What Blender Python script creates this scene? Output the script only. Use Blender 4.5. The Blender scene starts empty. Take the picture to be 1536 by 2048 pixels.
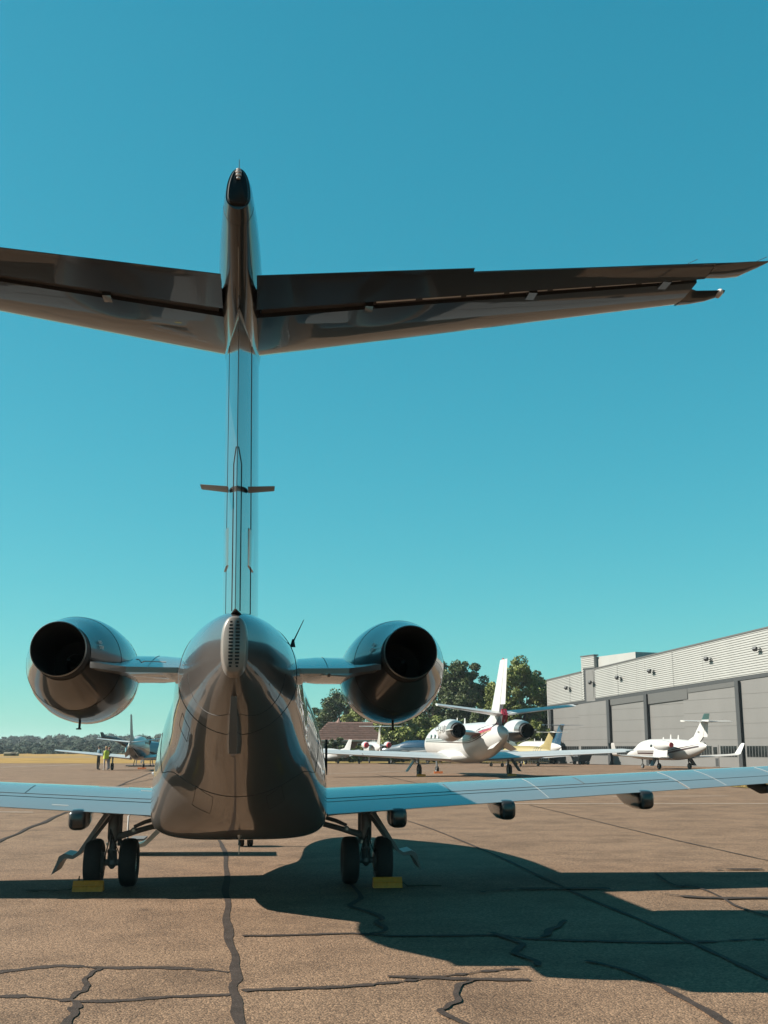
import bpy, bmesh, math, random
import numpy as np
from mathutils import Vector, Matrix

random.seed(7)
R = math.radians
S = bpy.context.scene
COL = S.collection

# ------------------------------------------------------------------ camera
F, CX, CY = 2250.0, 768.0, 1024.0           # photograph focal length / centre in its pixels
CAM_H, CAM_X = 1.75, 0.22
PITCH = math.atan((1495 - CY) / F)
YAW = math.atan((CX - 520) / (F / math.cos(PITCH)))
cam_d = bpy.data.cameras.new('camera')
cam = bpy.data.objects.new('camera', cam_d)
COL.objects.link(cam)
cam.location = (CAM_X, 0, CAM_H)
cam.rotation_euler = (math.pi / 2 + PITCH, 0, -YAW)
cam_d.sensor_fit = 'VERTICAL'
cam_d.sensor_height = 36
cam_d.lens = F / 2048 * 36
cam_d.clip_start = 0.05
cam_d.clip_end = 6000
S.camera = cam

# ------------------------------------------------------------------ sky and sun
SUN = Vector((-1.47, 0.20, 1.0)).normalized()
world = bpy.data.worlds.new('World')
S.world = world
world.use_nodes = True
wn = world.node_tree
wn.nodes.clear()
sky = wn.nodes.new('ShaderNodeTexSky')
sky.sky_type = 'NISHITA'
sky.sun_disc = False
sky.sun_elevation = math.asin(SUN.z)
sky.sun_rotation = math.atan2(SUN.x, SUN.y)
sky.air_density = 1.0
sky.dust_density = 0.15
sky.ozone_density = 1.5
EXPOSURE = 1.5
sepc = wn.nodes.new('ShaderNodeSeparateColor'); comb = wn.nodes.new('ShaderNodeCombineColor')
wn.links.new(sky.outputs[0], sepc.inputs[0])
def wmath(op, a, v):
    n = wn.nodes.new('ShaderNodeMath'); n.operation = op; wn.links.new(a, n.inputs[0]); n.inputs[1].default_value = v; return n.outputs[0]
# grade of the clear sky: (pre-scale, exponent, gain) per channel, the same all round the dome
for ch, (k, gm, gn) in enumerate(((0.0439, 1.14, 1.24), (0.1048, 0.60, 0.855), (0.0902, 0.52, 0.89))):
    wn.links.new(wmath('MULTIPLY', wmath('POWER', wmath('MULTIPLY', sepc.outputs[ch], k), gm), gn * 10.0 / 2 ** EXPOSURE), comb.inputs[ch])
bg = wn.nodes.new('ShaderNodeBackground')
bg.inputs['Strength'].default_value = 0.1
wo = wn.nodes.new('ShaderNodeOutputWorld')
wn.links.new(comb.outputs[0], bg.inputs['Color'])
wn.links.new(bg.outputs[0], wo.inputs['Surface'])

sun_d = bpy.data.lights.new('sun', 'SUN')
sun_d.energy = 5.0
sun_d.angle = R(0.5)
sun_d.color = (1.0, 0.93, 0.82)
sun = bpy.data.objects.new('sun', sun_d)
COL.objects.link(sun)
sun.location = (-60, 10, 45)
sun.rotation_euler = SUN.to_track_quat('Z', 'Y').to_euler()

vs = S.view_settings
vs.view_transform = 'Standard'
vs.look = 'None'
vs.exposure = EXPOSURE
vs.gamma = 1.0
vs.use_curve_mapping = False
S.render.resolution_x, S.render.resolution_y = 768, 1024

# ------------------------------------------------------------------ pixel -> place
_fw = Vector((math.sin(YAW) * math.cos(PITCH), math.cos(YAW) * math.cos(PITCH), math.sin(PITCH)))
_rt = Vector((math.cos(YAW), -math.sin(YAW), 0))
_up = _rt.cross(_fw)
_C = Vector(cam.location)
def ray(x, y): return _fw + _rt * ((x - CX) / F) - _up * ((y - CY) / F)
def onground(x, y, z=0.0):
    d = ray(x, y); return _C + d * ((z - CAM_H) / d.z)
def at_y(x, y, Y):
    d = ray(x, y); return _C + d * (Y / d.y)

# ------------------------------------------------------------------ materials
MATS = {}
ALB = 2 ** (1.15 - EXPOSURE)      # base colours were balanced at exposure 1.15
def mat(name, col, rough=0.5, metal=0.0, coat=0.0, coat_r=0.03, var=0.0, scale=4.0, bump=0.0, bscale=None,
        spec=0.5, detail=6.0, emit=None, stretch=None):
    if name in MATS: return MATS[name]
    col = tuple(c * ALB for c in col)
    m = bpy.data.materials.new(name); m.use_nodes = True
    nt = m.node_tree; b = nt.nodes['Principled BSDF']
    b.inputs['Base Color'].default_value = (*col, 1)
    b.inputs['Roughness'].default_value = rough
    b.inputs['Metallic'].default_value = metal
    b.inputs['Coat Weight'].default_value = coat
    b.inputs['Coat Roughness'].default_value = coat_r
    b.inputs['Specular IOR Level'].default_value = spec
    if var or bump:
        tc = nt.nodes.new('ShaderNodeTexCoord'); src = tc.outputs['Object']
        if stretch:
            mp = nt.nodes.new('ShaderNodeMapping'); mp.inputs['Scale'].default_value = stretch
            nt.links.new(src, mp.inputs['Vector']); src = mp.outputs[0]
    if var:
        n = nt.nodes.new('ShaderNodeTexNoise'); n.inputs['Scale'].default_value = scale
        n.inputs['Detail'].default_value = detail; n.inputs['Roughness'].default_value = 0.62
        nt.links.new(src, n.inputs['Vector'])
        r = nt.nodes.new('ShaderNodeValToRGB')
        r.color_ramp.elements[0].position = 0.28; r.color_ramp.elements[1].position = 0.72
        r.color_ramp.elements[0].color = (*[c * (1 - var) for c in col], 1)
        r.color_ramp.elements[1].color = (*[min(1, c * (1 + var)) for c in col], 1)
        nt.links.new(n.outputs['Fac'], r.inputs['Fac'])
        nt.links.new(r.outputs['Color'], b.inputs['Base Color'])
    if bump:
        n2 = nt.nodes.new('ShaderNodeTexNoise'); n2.inputs['Scale'].default_value = bscale or scale
        n2.inputs['Detail'].default_value = 4
        nt.links.new(src, n2.inputs['Vector'])
        bp = nt.nodes.new('ShaderNodeBump'); bp.inputs['Strength'].default_value = bump
        bp.inputs['Distance'].default_value = 0.02
        nt.links.new(n2.outputs['Fac'], bp.inputs['Height'])
        nt.links.new(bp.outputs[0], b.inputs['Normal'])
    if emit:
        b.inputs['Emission Color'].default_value = (*emit[0], 1); b.inputs['Emission Strength'].default_value = emit[1]
    MATS[name] = m
    return m

def jet_paint(name, col, ior, rough=.3):
    m = mat(name, col, rough, 0.0, 1.0, 0.012, var=0.06, scale=1.5, bump=0.035, bscale=1.7, spec=.2)
    nt = m.node_tree; b = nt.nodes['Principled BSDF']; b.inputs['Coat IOR'].default_value = ior
    nt.links.new([n for n in nt.nodes if n.type == 'BUMP'][0].outputs[0], b.inputs['Coat Normal'])
    return m
PAINT = jet_paint('taupe_paint', (0.066, 0.060, 0.057), 1.5)
DARKP = jet_paint('dark_brown_paint', (0.024, 0.022, 0.021), 1.46)      # tailplane, engines
WINGP = jet_paint('silver_grey_paint', (0.165, 0.163, 0.158), 1.5, .36)  # wings and pylons
DARKGAP = mat('dark_gap', (0.012, 0.012, 0.012), 0.7)
BLACKM = mat('soot_black', (0.006, 0.006, 0.006), 0.75)
BAREM = mat('bare_metal', (0.42, 0.40, 0.37), 0.28, 0.9, var=0.12, scale=9)
GEARM = mat('gear_grey', (0.16, 0.165, 0.165), 0.42, 0.25, var=0.15, scale=20)
RUBBER = mat('tyre_rubber', (0.013, 0.013, 0.013), 0.8, var=0.3, scale=30, bump=0.1)
WHITE = mat('white_paint', (0.42, 0.415, 0.405), 0.34, 0, 0.25, var=0.04, scale=1.2)
WHITE2 = mat('cream_paint', (0.38, 0.365, 0.33), 0.35, 0, 0.5, var=0.05, scale=1.2)
GLASSD = mat('dark_glass', (0.008, 0.010, 0.011), 0.12, 0, 0.0)
LENS = mat('lamp_lens', (0.55, 0.5, 0.48), 0.08, 0, 1.0)
YELLOW = mat('chock_yellow', (0.75, 0.235, 0.008), 0.55, var=0.2, scale=18)
RED = mat('red_cover', (0.40, 0.02, 0.03), 0.6, var=0.1)
ORANGE = mat('orange_chock', (0.5, 0.12, 0.02), 0.6)
STRIPE_W = mat('stencil_white', (0.6, 0.6, 0.58), 0.5)

# ------------------------------------------------------------------ mesh helpers
def mesh_ob(name, vf, m, parent=None, smooth=35.0, off=None):
    v, f = vf[0], vf[1]
    me = bpy.data.meshes.new(name)
    if off is not None:
        v = [(p[0] - off[0], p[1] - off[1], p[2] - off[2]) for p in v]
    me.from_pydata([tuple(p) for p in v], [], f)
    mats = m if isinstance(m, (list, tuple)) else [m]
    for k in mats: me.materials.append(k)
    if len(vf) > 2:
        me.polygons.foreach_set('material_index', vf[2])
    if smooth:
        me.polygons.foreach_set('use_smooth', [True] * len(me.polygons))
        me.update()
        me.set_sharp_from_angle(angle=R(smooth))
    o = bpy.data.objects.new(name, me)
    COL.objects.link(o)
    if parent is not None: o.parent = parent
    return o
def tag(o, label=None, cat=None, group=None, kind=None):
    if label: o['label'] = label
    if cat: o['category'] = cat
    if group: o['group'] = group
    if kind: o['kind'] = kind
    return o
def thing(name, label, cat, loc, rz=0.0, group=None):
    o = bpy.data.objects.new(name, None); o.empty_display_size = 0.5
    COL.objects.link(o); o.location = loc; o.rotation_euler = (0, 0, rz)
    return tag(o, label, cat, group)
def join(*vfs):
    V, Fc = [], []
    for v, f in vfs:
        k = len(V); V += [tuple(p) for p in v]; Fc += [tuple(i + k for i in q) for q in f]
    return V, Fc
def box(x0, x1, y0, y1, z0, z1):
    v = [(x, y, z) for z in (z0, z1) for y in (y0, y1) for x in (x0, x1)]
    return v, [(0, 2, 3, 1), (4, 5, 7, 6), (0, 1, 5, 4), (2, 6, 7, 3), (0, 4, 6, 2), (1, 3, 7, 5)]
def loft(rings, cap0=True, cap1=True):
    n = len(rings[0]); v = [p for r in rings for p in r]; f = []
    for i in range(len(rings) - 1):
        for j in range(n):
            a = i * n + j; b = i * n + (j + 1) % n
            f.append((a, b, b + n, a + n))
    if cap0: f.append(tuple(range(n - 1, -1, -1)))
    if cap1: f.append(tuple(range((len(rings) - 1) * n, len(rings) * n)))
    return v, f
def frame_of(d):
    d = Vector(d).normalized()
    a = Vector((0, 0, 1)) if abs(d.z) < 0.95 else Vector((0, 1, 0))
    u = d.cross(a).normalized(); w = u.cross(d).normalized()
    return u, w
def tube(path, rad, n=10, cap=True):
    P = [Vector(p) for p in path]; rings = []
    if not isinstance(rad, (list, tuple)): rad = [rad] * len(P)
    for i, p in enumerate(P):
        d = (P[min(i + 1, len(P) - 1)] - P[max(i - 1, 0)])
        u, w = frame_of(d)
        rings.append([tuple(p + (u * math.cos(t) + w * math.sin(t)) * rad[i]) for t in [2 * math.pi * k / n for k in range(n)]])
    return loft(rings, cap, cap)
def lathe(prof, axis='Y', c=(0, 0, 0), n=32, cap=True):
    """prof: list of (position along the axis, radius[, dx, dz])"""
    rings = []
    for q in prof:
        a, r = q[0], q[1]; dx = q[2] if len(q) > 2 else 0; dz = q[3] if len(q) > 3 else 0
        ring = []
        for k in range(n):
            t = 2 * math.pi * k / n
            if axis == 'Y': ring.append((c[0] + dx + r * math.cos(t), c[1] + a, c[2] + dz + r * math.sin(t)))
            elif axis == 'X': ring.append((c[0] + a, c[1] + r * math.cos(t), c[2] + r * math.sin(t)))
            else: ring.append((c[0] + r * math.cos(t), c[1] + r * math.sin(t), c[2] + a))
        rings.append(ring)
    return loft(rings, cap, cap)
def prism(poly, axis, a0, a1):
    def P(q, a):
        return {'X': (a, q[0], q[1]), 'Y': (q[0], a, q[1]), 'Z': (q[0], q[1], a)}[axis]
    n = len(poly)
    v = [P(q, a0) for q in poly] + [P(q, a1) for q in poly]
    f = [tuple(range(n)), tuple(range(2 * n - 1, n - 1, -1))] + [(i, (i + 1) % n, n + (i + 1) % n, n + i) for i in range(n)]
    return v, f
def naca(x): return 5 * (0.2969 * math.sqrt(max(x, 0)) - 0.126 * x - 0.3516 * x * x + 0.2843 * x ** 3 - 0.1030 * x ** 4)
def foil(le, te, t, up, a=0.0, b=1.0, n=12, te_thick=0.004):
    """closed ring between chord fractions a and b; t is the largest thickness in metres"""
    le, te, up = Vector(le), Vector(te), Vector(up).normalized()
    xs = [a + (b - a) * (1 - math.cos(math.pi * i / n)) / 2 for i in range(n + 1)]
    if a > 0: xs = [a + (b - a) * i / n for i in range(n + 1)]
    h = lambda x: naca(x) * t + te_thick * x * 0.5
    top = [tuple(le + (te - le) * x + up * h(x)) for x in xs]
    bot = [tuple(le + (te - le) * x - up * h(x)) for x in xs[::-1]]
    if a == 0: bot = bot[:-1]
    return top + bot
def panel(secs, up, a=0.0, b=1.0, n=12):
    return loft([foil(s[0], s[1], s[2], up, a, b, n) for s in secs])
def interp(tab, t):
    ts = [q[0] for q in tab]
    return [float(np.interp(t, ts, [q[i] for q in tab])) for i in range(1, len(tab[0]))]
def smooth_tab(tab, n):
    """monotone-ish cubic resample of a table whose first column is the parameter"""
    T = np.array(tab, float); t = T[:, 0]; out = []
    m = np.zeros_like(T)
    for i in range(len(t)):
        if i == 0: m[i] = (T[1] - T[0]) / (t[1] - t[0])
        elif i == len(t) - 1: m[i] = (T[-1] - T[-2]) / (t[-1] - t[-2])
        else:
            d0 = (T[i] - T[i - 1]) / (t[i] - t[i - 1]); d1 = (T[i + 1] - T[i]) / (t[i + 1] - t[i])
            m[i] = np.where(d0 * d1 > 0, 2 * d0 * d1 / np.where(d0 + d1 == 0, 1, d0 + d1), 0)
    for q in np.linspace(t[0], t[-1], n):
        i = min(max(np.searchsorted(t, q) - 1, 0), len(t) - 2); hh = t[i + 1] - t[i]; s = (q - t[i]) / hh
        out.append(((2 * s**3 - 3 * s**2 + 1) * T[i] + (s**3 - 2 * s**2 + s) * hh * m[i] + (-2 * s**3 + 3 * s**2) * T[i + 1] + (s**3 - s**2) * hh * m[i + 1]).tolist())
    return out
def sq_ring(y, zb, zt, zm, hw, nb=2.0, ntp=2.0, n=48, x0=0.0):
    r = []
    for k in range(n):
        t = 2 * math.pi * k / n; c, s = math.cos(t), math.sin(t)
        e = ntp if s >= 0 else nb
        x = hw * math.copysign(abs(c) ** (2 / e), c)
        z = zm + ((zt - zm) if s >= 0 else (zm - zb)) * math.copysign(abs(s) ** (2 / e), s)
        r.append((x0 + x, y, z))
    return r
def text_vf(txt, size, depth=0.002):
    cu = bpy.data.curves.new('t', 'FONT'); cu.body = txt; cu.size = size; cu.extrude = depth; cu.resolution_u = 2
    cu.align_x = 'CENTER'; cu.align_y = 'CENTER'
    o = bpy.data.objects.new('t', cu); COL.objects.link(o)
    me = bpy.data.meshes.new_from_object(o.evaluated_get(bpy.context.evaluated_depsgraph_get()))
    v = [tuple(q.co) for q in me.vertices]; f = [tuple(q.vertices) for q in me.polygons]
    bpy.data.objects.remove(o); bpy.data.curves.remove(cu); bpy.data.meshes.remove(me)
    return v, f
def xf(vf, M):
    return [tuple(M @ Vector(p)) for p in vf[0]], vf[1]

# ================================================================== ground
def asphalt():
    m = bpy.data.materials.new('asphalt'); m.use_nodes = True; nt = m.node_tree; b = nt.nodes['Principled BSDF']
    tc = nt.nodes.new('ShaderNodeTexCoord')
    def noise(sc, det, ro=0.6):
        n = nt.nodes.new('ShaderNodeTexNoise'); n.inputs['Scale'].default_value = sc; n.inputs['Detail'].default_value = det
        n.inputs['Roughness'].default_value = ro; nt.links.new(tc.outputs['Object'], n.inputs['Vector']); return n
    def ramp(n, p0, c0, p1, c1):
        r = nt.nodes.new('ShaderNodeValToRGB'); e = r.color_ramp.elements
        e[0].position, e[1].position = p0, p1; e[0].color, e[1].color = (*c0, 1), (*c1, 1)
        nt.links.new(n, r.inputs['Fac']); return r
    def mix(mode, fac, a, c):
        x = nt.nodes.new('ShaderNodeMix'); x.data_type = 'RGBA'; x.blend_type = mode; x.inputs[0].default_value = fac
        nt.links.new(a, x.inputs[6]); nt.links.new(c, x.inputs[7]); return x.outputs[2]
    base = ramp(noise(0.35, 5).outputs['Fac'], 0.3, tuple(c * ALB for c in (0.148, 0.092, 0.058)), 0.7, tuple(c * ALB for c in (0.188, 0.120, 0.078)))
    vor = nt.nodes.new('ShaderNodeTexVoronoi'); vor.inputs['Scale'].default_value = 64
    nt.links.new(tc.outputs['Object'], vor.inputs['Vector'])
    sep = nt.nodes.new('ShaderNodeSeparateColor'); nt.links.new(vor.outputs['Color'], sep.inputs[0])
    grain = ramp(sep.outputs[0], 0.0, (0.56, 0.54, 0.52), 1.0, (1.42, 1.42, 1.38))
    g2 = ramp(noise(24, 3, 0.7).outputs['Fac'], 0.35, (0.72, 0.70, 0.68), 0.65, (1.22, 1.22, 1.2))
    st = ramp(noise(0.9, 8, 0.72).outputs['Fac'], 0.36, (0.70, 0.68, 0.66), 0.54, (1.06, 1.06, 1.06))
    c = mix('MULTIPLY', 1, base.outputs[0], grain.outputs[0])
    c = mix('MULTIPLY', 1, c, g2.outputs[0])
    c = mix('MULTIPLY', 1, c, st.outputs[0])
    oil = ramp(noise(0.22, 9, 0.66).outputs['Fac'], 0.56, (1, 1, 1), 0.70, (0.66, 0.64, 0.63))
    c = mix('MULTIPLY', 1, c, oil.outputs[0])
    spot = ramp(noise(2.3, 2, 0.5).outputs['Fac'], 0.70, (1, 1, 1), 0.78, (0.62, 0.60, 0.58))
    c = mix('MULTIPLY', 1, c, spot.outputs[0])
    nt.links.new(c, b.inputs['Base Color'])
    b.inputs['Roughness'].default_value = 0.88; b.inputs['Specular IOR Level'].default_value = 0.25
    bp = nt.nodes.new('ShaderNodeBump'); bp.inputs['Strength'].default_value = 0.55; bp.inputs['Distance'].default_value = 0.012
    nt.links.new(vor.outputs['Distance'], bp.inputs['Height']); bp.invert = True
    nt.links.new(bp.outputs[0], b.inputs['Normal'])
    return m
ASPH = asphalt()
def sheet(pts, z): return [(p[0], p[1], z) for p in pts], [tuple(range(len(pts)))]
apron = mesh_ob('apron', sheet([(-2500, -800), (2500, -800), (2500, 4000), (-2500, 4000)], 0), ASPH, smooth=0)
tag(apron, kind='structure')
DRY = mat('dry_grass', (0.27, 0.165, 0.045), 0.9, var=0.38, scale=0.22, detail=12, spec=0.1)
VERGE = mat('verge_grass', (0.24, 0.17, 0.055), 0.9, var=0.4, scale=1.3, detail=10, spec=0.1)
g = lambda x, y: tuple(onground(x, y))[:2]
p1, p2 = g(-200, 1526.5), g(330, 1527)
field = mesh_ob('grass_field', sheet([(-900, p1[1] + 4), p1, p2, (9, 138), (30, 1400), (-900, 1400)], 0.012), DRY, smooth=0)
tag(field, kind='structure')
rw = mesh_ob('runway', sheet([(-900, 262), (-60, 214), (-30, 212), (-30, 222), (-60, 226), (-900, 290)], 0.02), mat('runway_tarmac', (0.13, 0.105, 0.085), 0.9, var=0.1), smooth=0)
tag(rw, kind='structure')
vg = mesh_ob('grass_verge', sheet([g(620, 1526.5), g(900, 1526.5), g(1105, 1524.6), (60, 190), (60, 1000), (9, 1000)], 0.016), VERGE, smooth=0)
tag(vg, kind='structure')

TAR = mat('tar_seal', (0.044, 0.033, 0.028), 0.85, var=0.35, scale=7, spec=0.12, bump=.3, bscale=40)
def strip(path, z=0.004, jag=0.05, seg=0.12):
    """path in photo pixels with widths in pixels -> ribbon on the ground"""
    P = []; n = len(path); ph = random.uniform(0, 6)
    for i in range(n - 1):
        p0, p1, p2, p3 = path[max(i - 1, 0)], path[i], path[i + 1], path[min(i + 2, n - 1)]
        m = max(6, int(math.hypot(p2[0] - p1[0], p2[1] - p1[1]) / 7))
        for k in range(m):
            t = k / m
            q = [.5 * (2 * b + (c - a) * t + (2 * a - 5 * b + 4 * c - d) * t * t + (3 * b - a - 3 * c + d) * t ** 3) for a, b, c, d in zip(p0, p1, p2, p3)]
            wv = .10 * q[2] * (math.sin(len(P) * .9 + ph) + math.sin(len(P) * .37 + 2 * ph))
            P.append((q[0] + wv, q[1] + wv * .4, q[2] * .58 * (1 + .18 * math.sin(len(P) * .53 + ph))))
    P.append((path[-1][0], path[-1][1], path[-1][2] * .5))
    G = []
    for x, y, w in P:
        a = onground(x, y); sc = F / (a - _C).length
        G.append((a, w / sc))
    # widths across the run: seams running away from the camera keep their pixel width, those across are foreshortened
    out = []
    for i, (a, w) in enumerate(G):
        d = G[min(i + 1, len(G) - 1)][0] - G[max(i - 1, 0)][0]; d.z = 0
        if d.length < 1e-6: d = Vector((1, 0, 0))
        d.normalize(); nrm = Vector((-d.y, d.x, 0))
        toc = (a - _C); toc.z = 0; D = toc.length; toc.normalize()
        ww = w / max(abs(nrm.cross(toc).z), CAM_H / math.hypot(D, CAM_H) * 1.0) if abs(nrm.cross(toc).z) > 0.5 else w / (CAM_H / D)
        ww = min(ww, 0.22)
        out.append((a + nrm * ww * (0.5 + random.uniform(-jag, jag)), a - nrm * ww * (0.5 + random.uniform(-jag, jag))))
    v = []; f = []
    for l, r in out: v += [(l.x, l.y, z), (r.x, r.y, z)]
    for i in range(len(out) - 1): f.append((2 * i, 2 * i + 1, 2 * i + 3, 2 * i + 2))
    return v, f
SEAMS = [
    [(428, 1655, 10), (440, 1685, 13), (447, 1700, 14), (455, 1740, 18), (452, 1790, 20), (455, 1850, 25), (465, 1900, 28), (470, 1950, 30), (472, 1985, 34), (478, 2060, 32)],
    [(-20, 1946, 8), (60, 1938, 7), (120, 1932, 7), (200, 1936, 7), (300, 1936, 7), (380, 1938, 7), (458, 1945, 8)],
    [(-20, 1992, 8), (60, 1995, 8), (130, 2001, 8), (180, 2004, 8), (260, 2001, 7), (350, 1994, 7), (460, 1991, 7)],
    [(198, 1937, 14), (184, 1948, 17), (170, 1962, 15), (172, 1975, 22), (160, 1986, 20), (140, 1998, 14)],
    [(152, 2004, 30), (152, 2018, 30), (146, 2030, 28), (125, 2052, 30)],
    [(485, 1983, 8), (560, 1979, 7), (660, 1976, 7), (768, 1968, 7), (860, 1957, 7), (960, 1945, 6), (1040, 1938, 6)],
    [(775, 1954, 6), (860, 1957, 7), (960, 1960, 7), (1060, 1961, 7)],
    [(485, 1873, 4.5), (600, 1871, 4), (700, 1868, 4), (800, 1873, 4), (990, 1872, 4.5), (1090, 1880, 5), (1350, 1886, 5), (1540, 1878, 4)],
    [(953, 1961, 10), (928, 1967, 16), (914, 1982, 22), (913, 2000, 22), (896, 2014, 20), (884, 2026, 22), (905, 2038, 24), (945, 2056, 28)],
    [(815, 1642, 6), (880, 1665, 7), (1000, 1715, 10), (1080, 1753, 12), (1170, 1795, 14), (1340, 1866, 17), (1540, 1960, 22)],
    [(1170, 1922, 14), (1250, 1942, 18), (1310, 1968, 20), (1370, 2000, 26), (1415, 2025, 30), (1465, 2056, 36)],
    [(1060, 1611, 4), (1120, 1625, 5), (1200, 1645, 5), (1360, 1683, 6), (1545, 1724, 7)],
    [(-20, 1690, 12), (60, 1657, 14), (110, 1634, 14), (160, 1610, 9), (232, 1574, 6), (290, 1551, 5), (335, 1535, 4)],
    [(230, 1573, 4), (320, 1556, 4), (390, 1545, 3)],
    [(690, 1758, 14), (722, 1798, 16), (700, 1813, 20), (742, 1826, 16), (765, 1838, 18), (755, 1848, 16), (772, 1860, 18), (742, 1870, 16)],
    [(985, 1868, 24), (1020, 1880, 20), (1045, 1892, 24), (1030, 1908, 22), (1070, 1924, 26), (1075, 1934, 18)],
    [(1085, 1877, 22), (1100, 1866, 24), (1118, 1852, 20), (1128, 1842, 16)],
    [(1310, 1748, 9), (1350, 1772, 10), (1390, 1775, 9), (1440, 1795, 10), (1475, 1815, 12), (1540, 1835, 13)],
    [(1320, 1788, 5), (1400, 1797, 5), (1540, 1798, 5)],
    [(640, 1575, 4), (665, 1583, 4), (700, 1592, 4)],
    [(752, 1549, 3), (830, 1566, 4), (900, 1582, 4)],
    [(1370, 1746, 3), (1430, 1741, 3), (1525, 1740, 3)],
    [(960, 1786, 6), (1030, 1780, 5), (1220, 1779, 5)],
]
for i, sp in enumerate(SEAMS):
    mesh_ob('crack_seal', strip(sp, 0.004 + 0.0007 * i), TAR, apron, smooth=0)
LINE = mat('line_paint', (0.36, 0.32, 0.27), 0.8, var=0.35, scale=3)
def gline(x0, y0, x1, y1, w):
    a, b = onground(x0, y0), onground(x1, y1); d = (b - a); d.z = 0; d.normalize(); n = Vector((-d.y, d.x, 0)) * w / 2
    return [(*(a + n).xy, 0.024), (*(a - n).xy, 0.024), (*(b - n).xy, 0.024), (*(b + n).xy, 0.024)], [(0, 1, 2, 3)]
for q in [(1010, 1608.8, 1700, 1608.8, .14), (1225, 1594, 1457, 1593, .13), (-60, 1625, 66, 1626, .13), (-60, 1537, 165, 1529.5, .3), (640, 1549, 860, 1541, .15)]:
    mesh_ob('painted_line', gline(*q), LINE, apron, smooth=0)

# ================================================================== the taupe jet
JO = (0.0, 15.4, 0.0)
jet = thing('business_jet', 'dark taupe T-tail business jet seen from behind, wheels chocked in yellow', 'jet', JO)
def J(name, vf, m, parent=None, smooth=35.0): return mesh_ob(name, vf, m, parent or jet, smooth, JO)

FUS = [  # Y, z bottom, z top, z of greatest width, half width, lower exponent, upper exponent
    (8.98, 2.38, 2.72, 2.55, .075, 2.4, 2.4), (9.15, 2.26, 2.79, 2.53, .14, 2.2, 2.3), (9.5, 2.10, 2.86, 2.50, .27, 2.0, 2.2),
    (10.0, 1.91, 2.915, 2.44, .40, 2.0, 2.2), (10.6, 1.70, 2.96, 2.33, .53, 1.95, 2.25), (11.4, 1.40, 2.985, 2.18, .64, 1.95, 2.4),
    (12.2, 1.09, 2.985, 1.84, .715, 2.1, 2.3), (12.8, .86, 2.97, 1.36, .875, 2.8, 2.15), (13.3, .73, 2.95, 1.12, .99, 3.8, 2.05),
    (14.3, .675, 2.93, 1.14, 1.05, 4.2, 2.0), (16.0, .67, 2.92, 1.25, 1.06, 4.2, 2.05), (17.6, .74, 2.90, 1.5, 1.03, 3.0, 2.1),
    (18.8, .84, 2.86, 1.75, .98, 2.2, 2.1), (20.6, .90, 2.72, 1.72, .93, 2.0, 2.0), (21.8, .98, 2.42, 1.62, .78, 2.0, 2.0),
    (22.8, 1.10, 2.00, 1.52, .52, 2.0, 2.0), (23.4, 1.24, 1.70, 1.46, .27, 2.0, 2.0), (23.65, 1.38, 1.50, 1.44, .05, 2.0, 2.0)]
fus_tab = smooth_tab(FUS, 90)
fuselage = J('fuselage', loft([sq_ring(*q, n=64) for q in fus_tab]), PAINT, smooth=50)
def fring(y, grow=0.0, n=64):
    q = interp(fus_tab, y)
    return sq_ring(y, q[0] - grow, q[1] + grow, q[2], q[3] + grow, q[4], q[5], n=n)
def fpt(y, th, grow=0.0):
    q = interp(fus_tab, y); c, s = math.cos(th), math.sin(th); e = q[5] if s >= 0 else q[4]
    return (( q[3] + grow) * math.copysign(abs(c) ** (2 / e), c), y, q[2] + ((q[1] - q[2] + grow) if s >= 0 else (q[2] - q[0] + grow)) * math.copysign(abs(s) ** (2 / e), s))
def closed_tube(pts, r, n=5):
    P = pts + [pts[0], pts[1]]; return tube(P, r, n, False)
# panel joints round the tail, slanted like the photograph's
for (ya, yb) in ((10.15, 11.2),):
    pts = []
    for k in range(72):
        th = 2 * math.pi * k / 72; y = ya + (yb - ya) * (0.5 + 0.5 * math.sin(th))
        pts.append(fpt(y, th, 0.0005))
    J('panel_joint', closed_tube(pts, 0.0035), DARKGAP, fuselage)
pts = [fpt(13.0 - 1.25 * math.sin(math.pi * k / 40), math.pi - .38 + (math.pi + .76) * k / 40, 0.0005) for k in range(41)]
J('panel_joint', tube(pts, 0.004, 5), DARKGAP, fuselage)
pts = [fpt(9.62 + .5 * abs(math.cos(t)), t, .0005) for t in [math.pi * (1.02 + .96 * k / 40) for k in range(41)]]
J('panel_joint', tube(pts, 0.003, 5), DARKGAP, fuselage)

for (y0, y1, t0, t1) in ((11.9, 12.35, 4.05, 4.35), (11.95, 12.3, 5.15, 5.42), (10.7, 11.1, 3.55, 3.8)):
    q = [(y0, t0), (y1, t0), (y1, t1), (y0, t1), (y0, t0)]; pts = []
    for (a, b), (c, d) in zip(q[:-1], q[1:]):
        pts += [fpt(a + (c - a) * k / 8, b + (d - b) * k / 8, .0003) for k in range(8)]
    J('access_panel', closed_tube(pts, .002), DARKGAP, fuselage)
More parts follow.
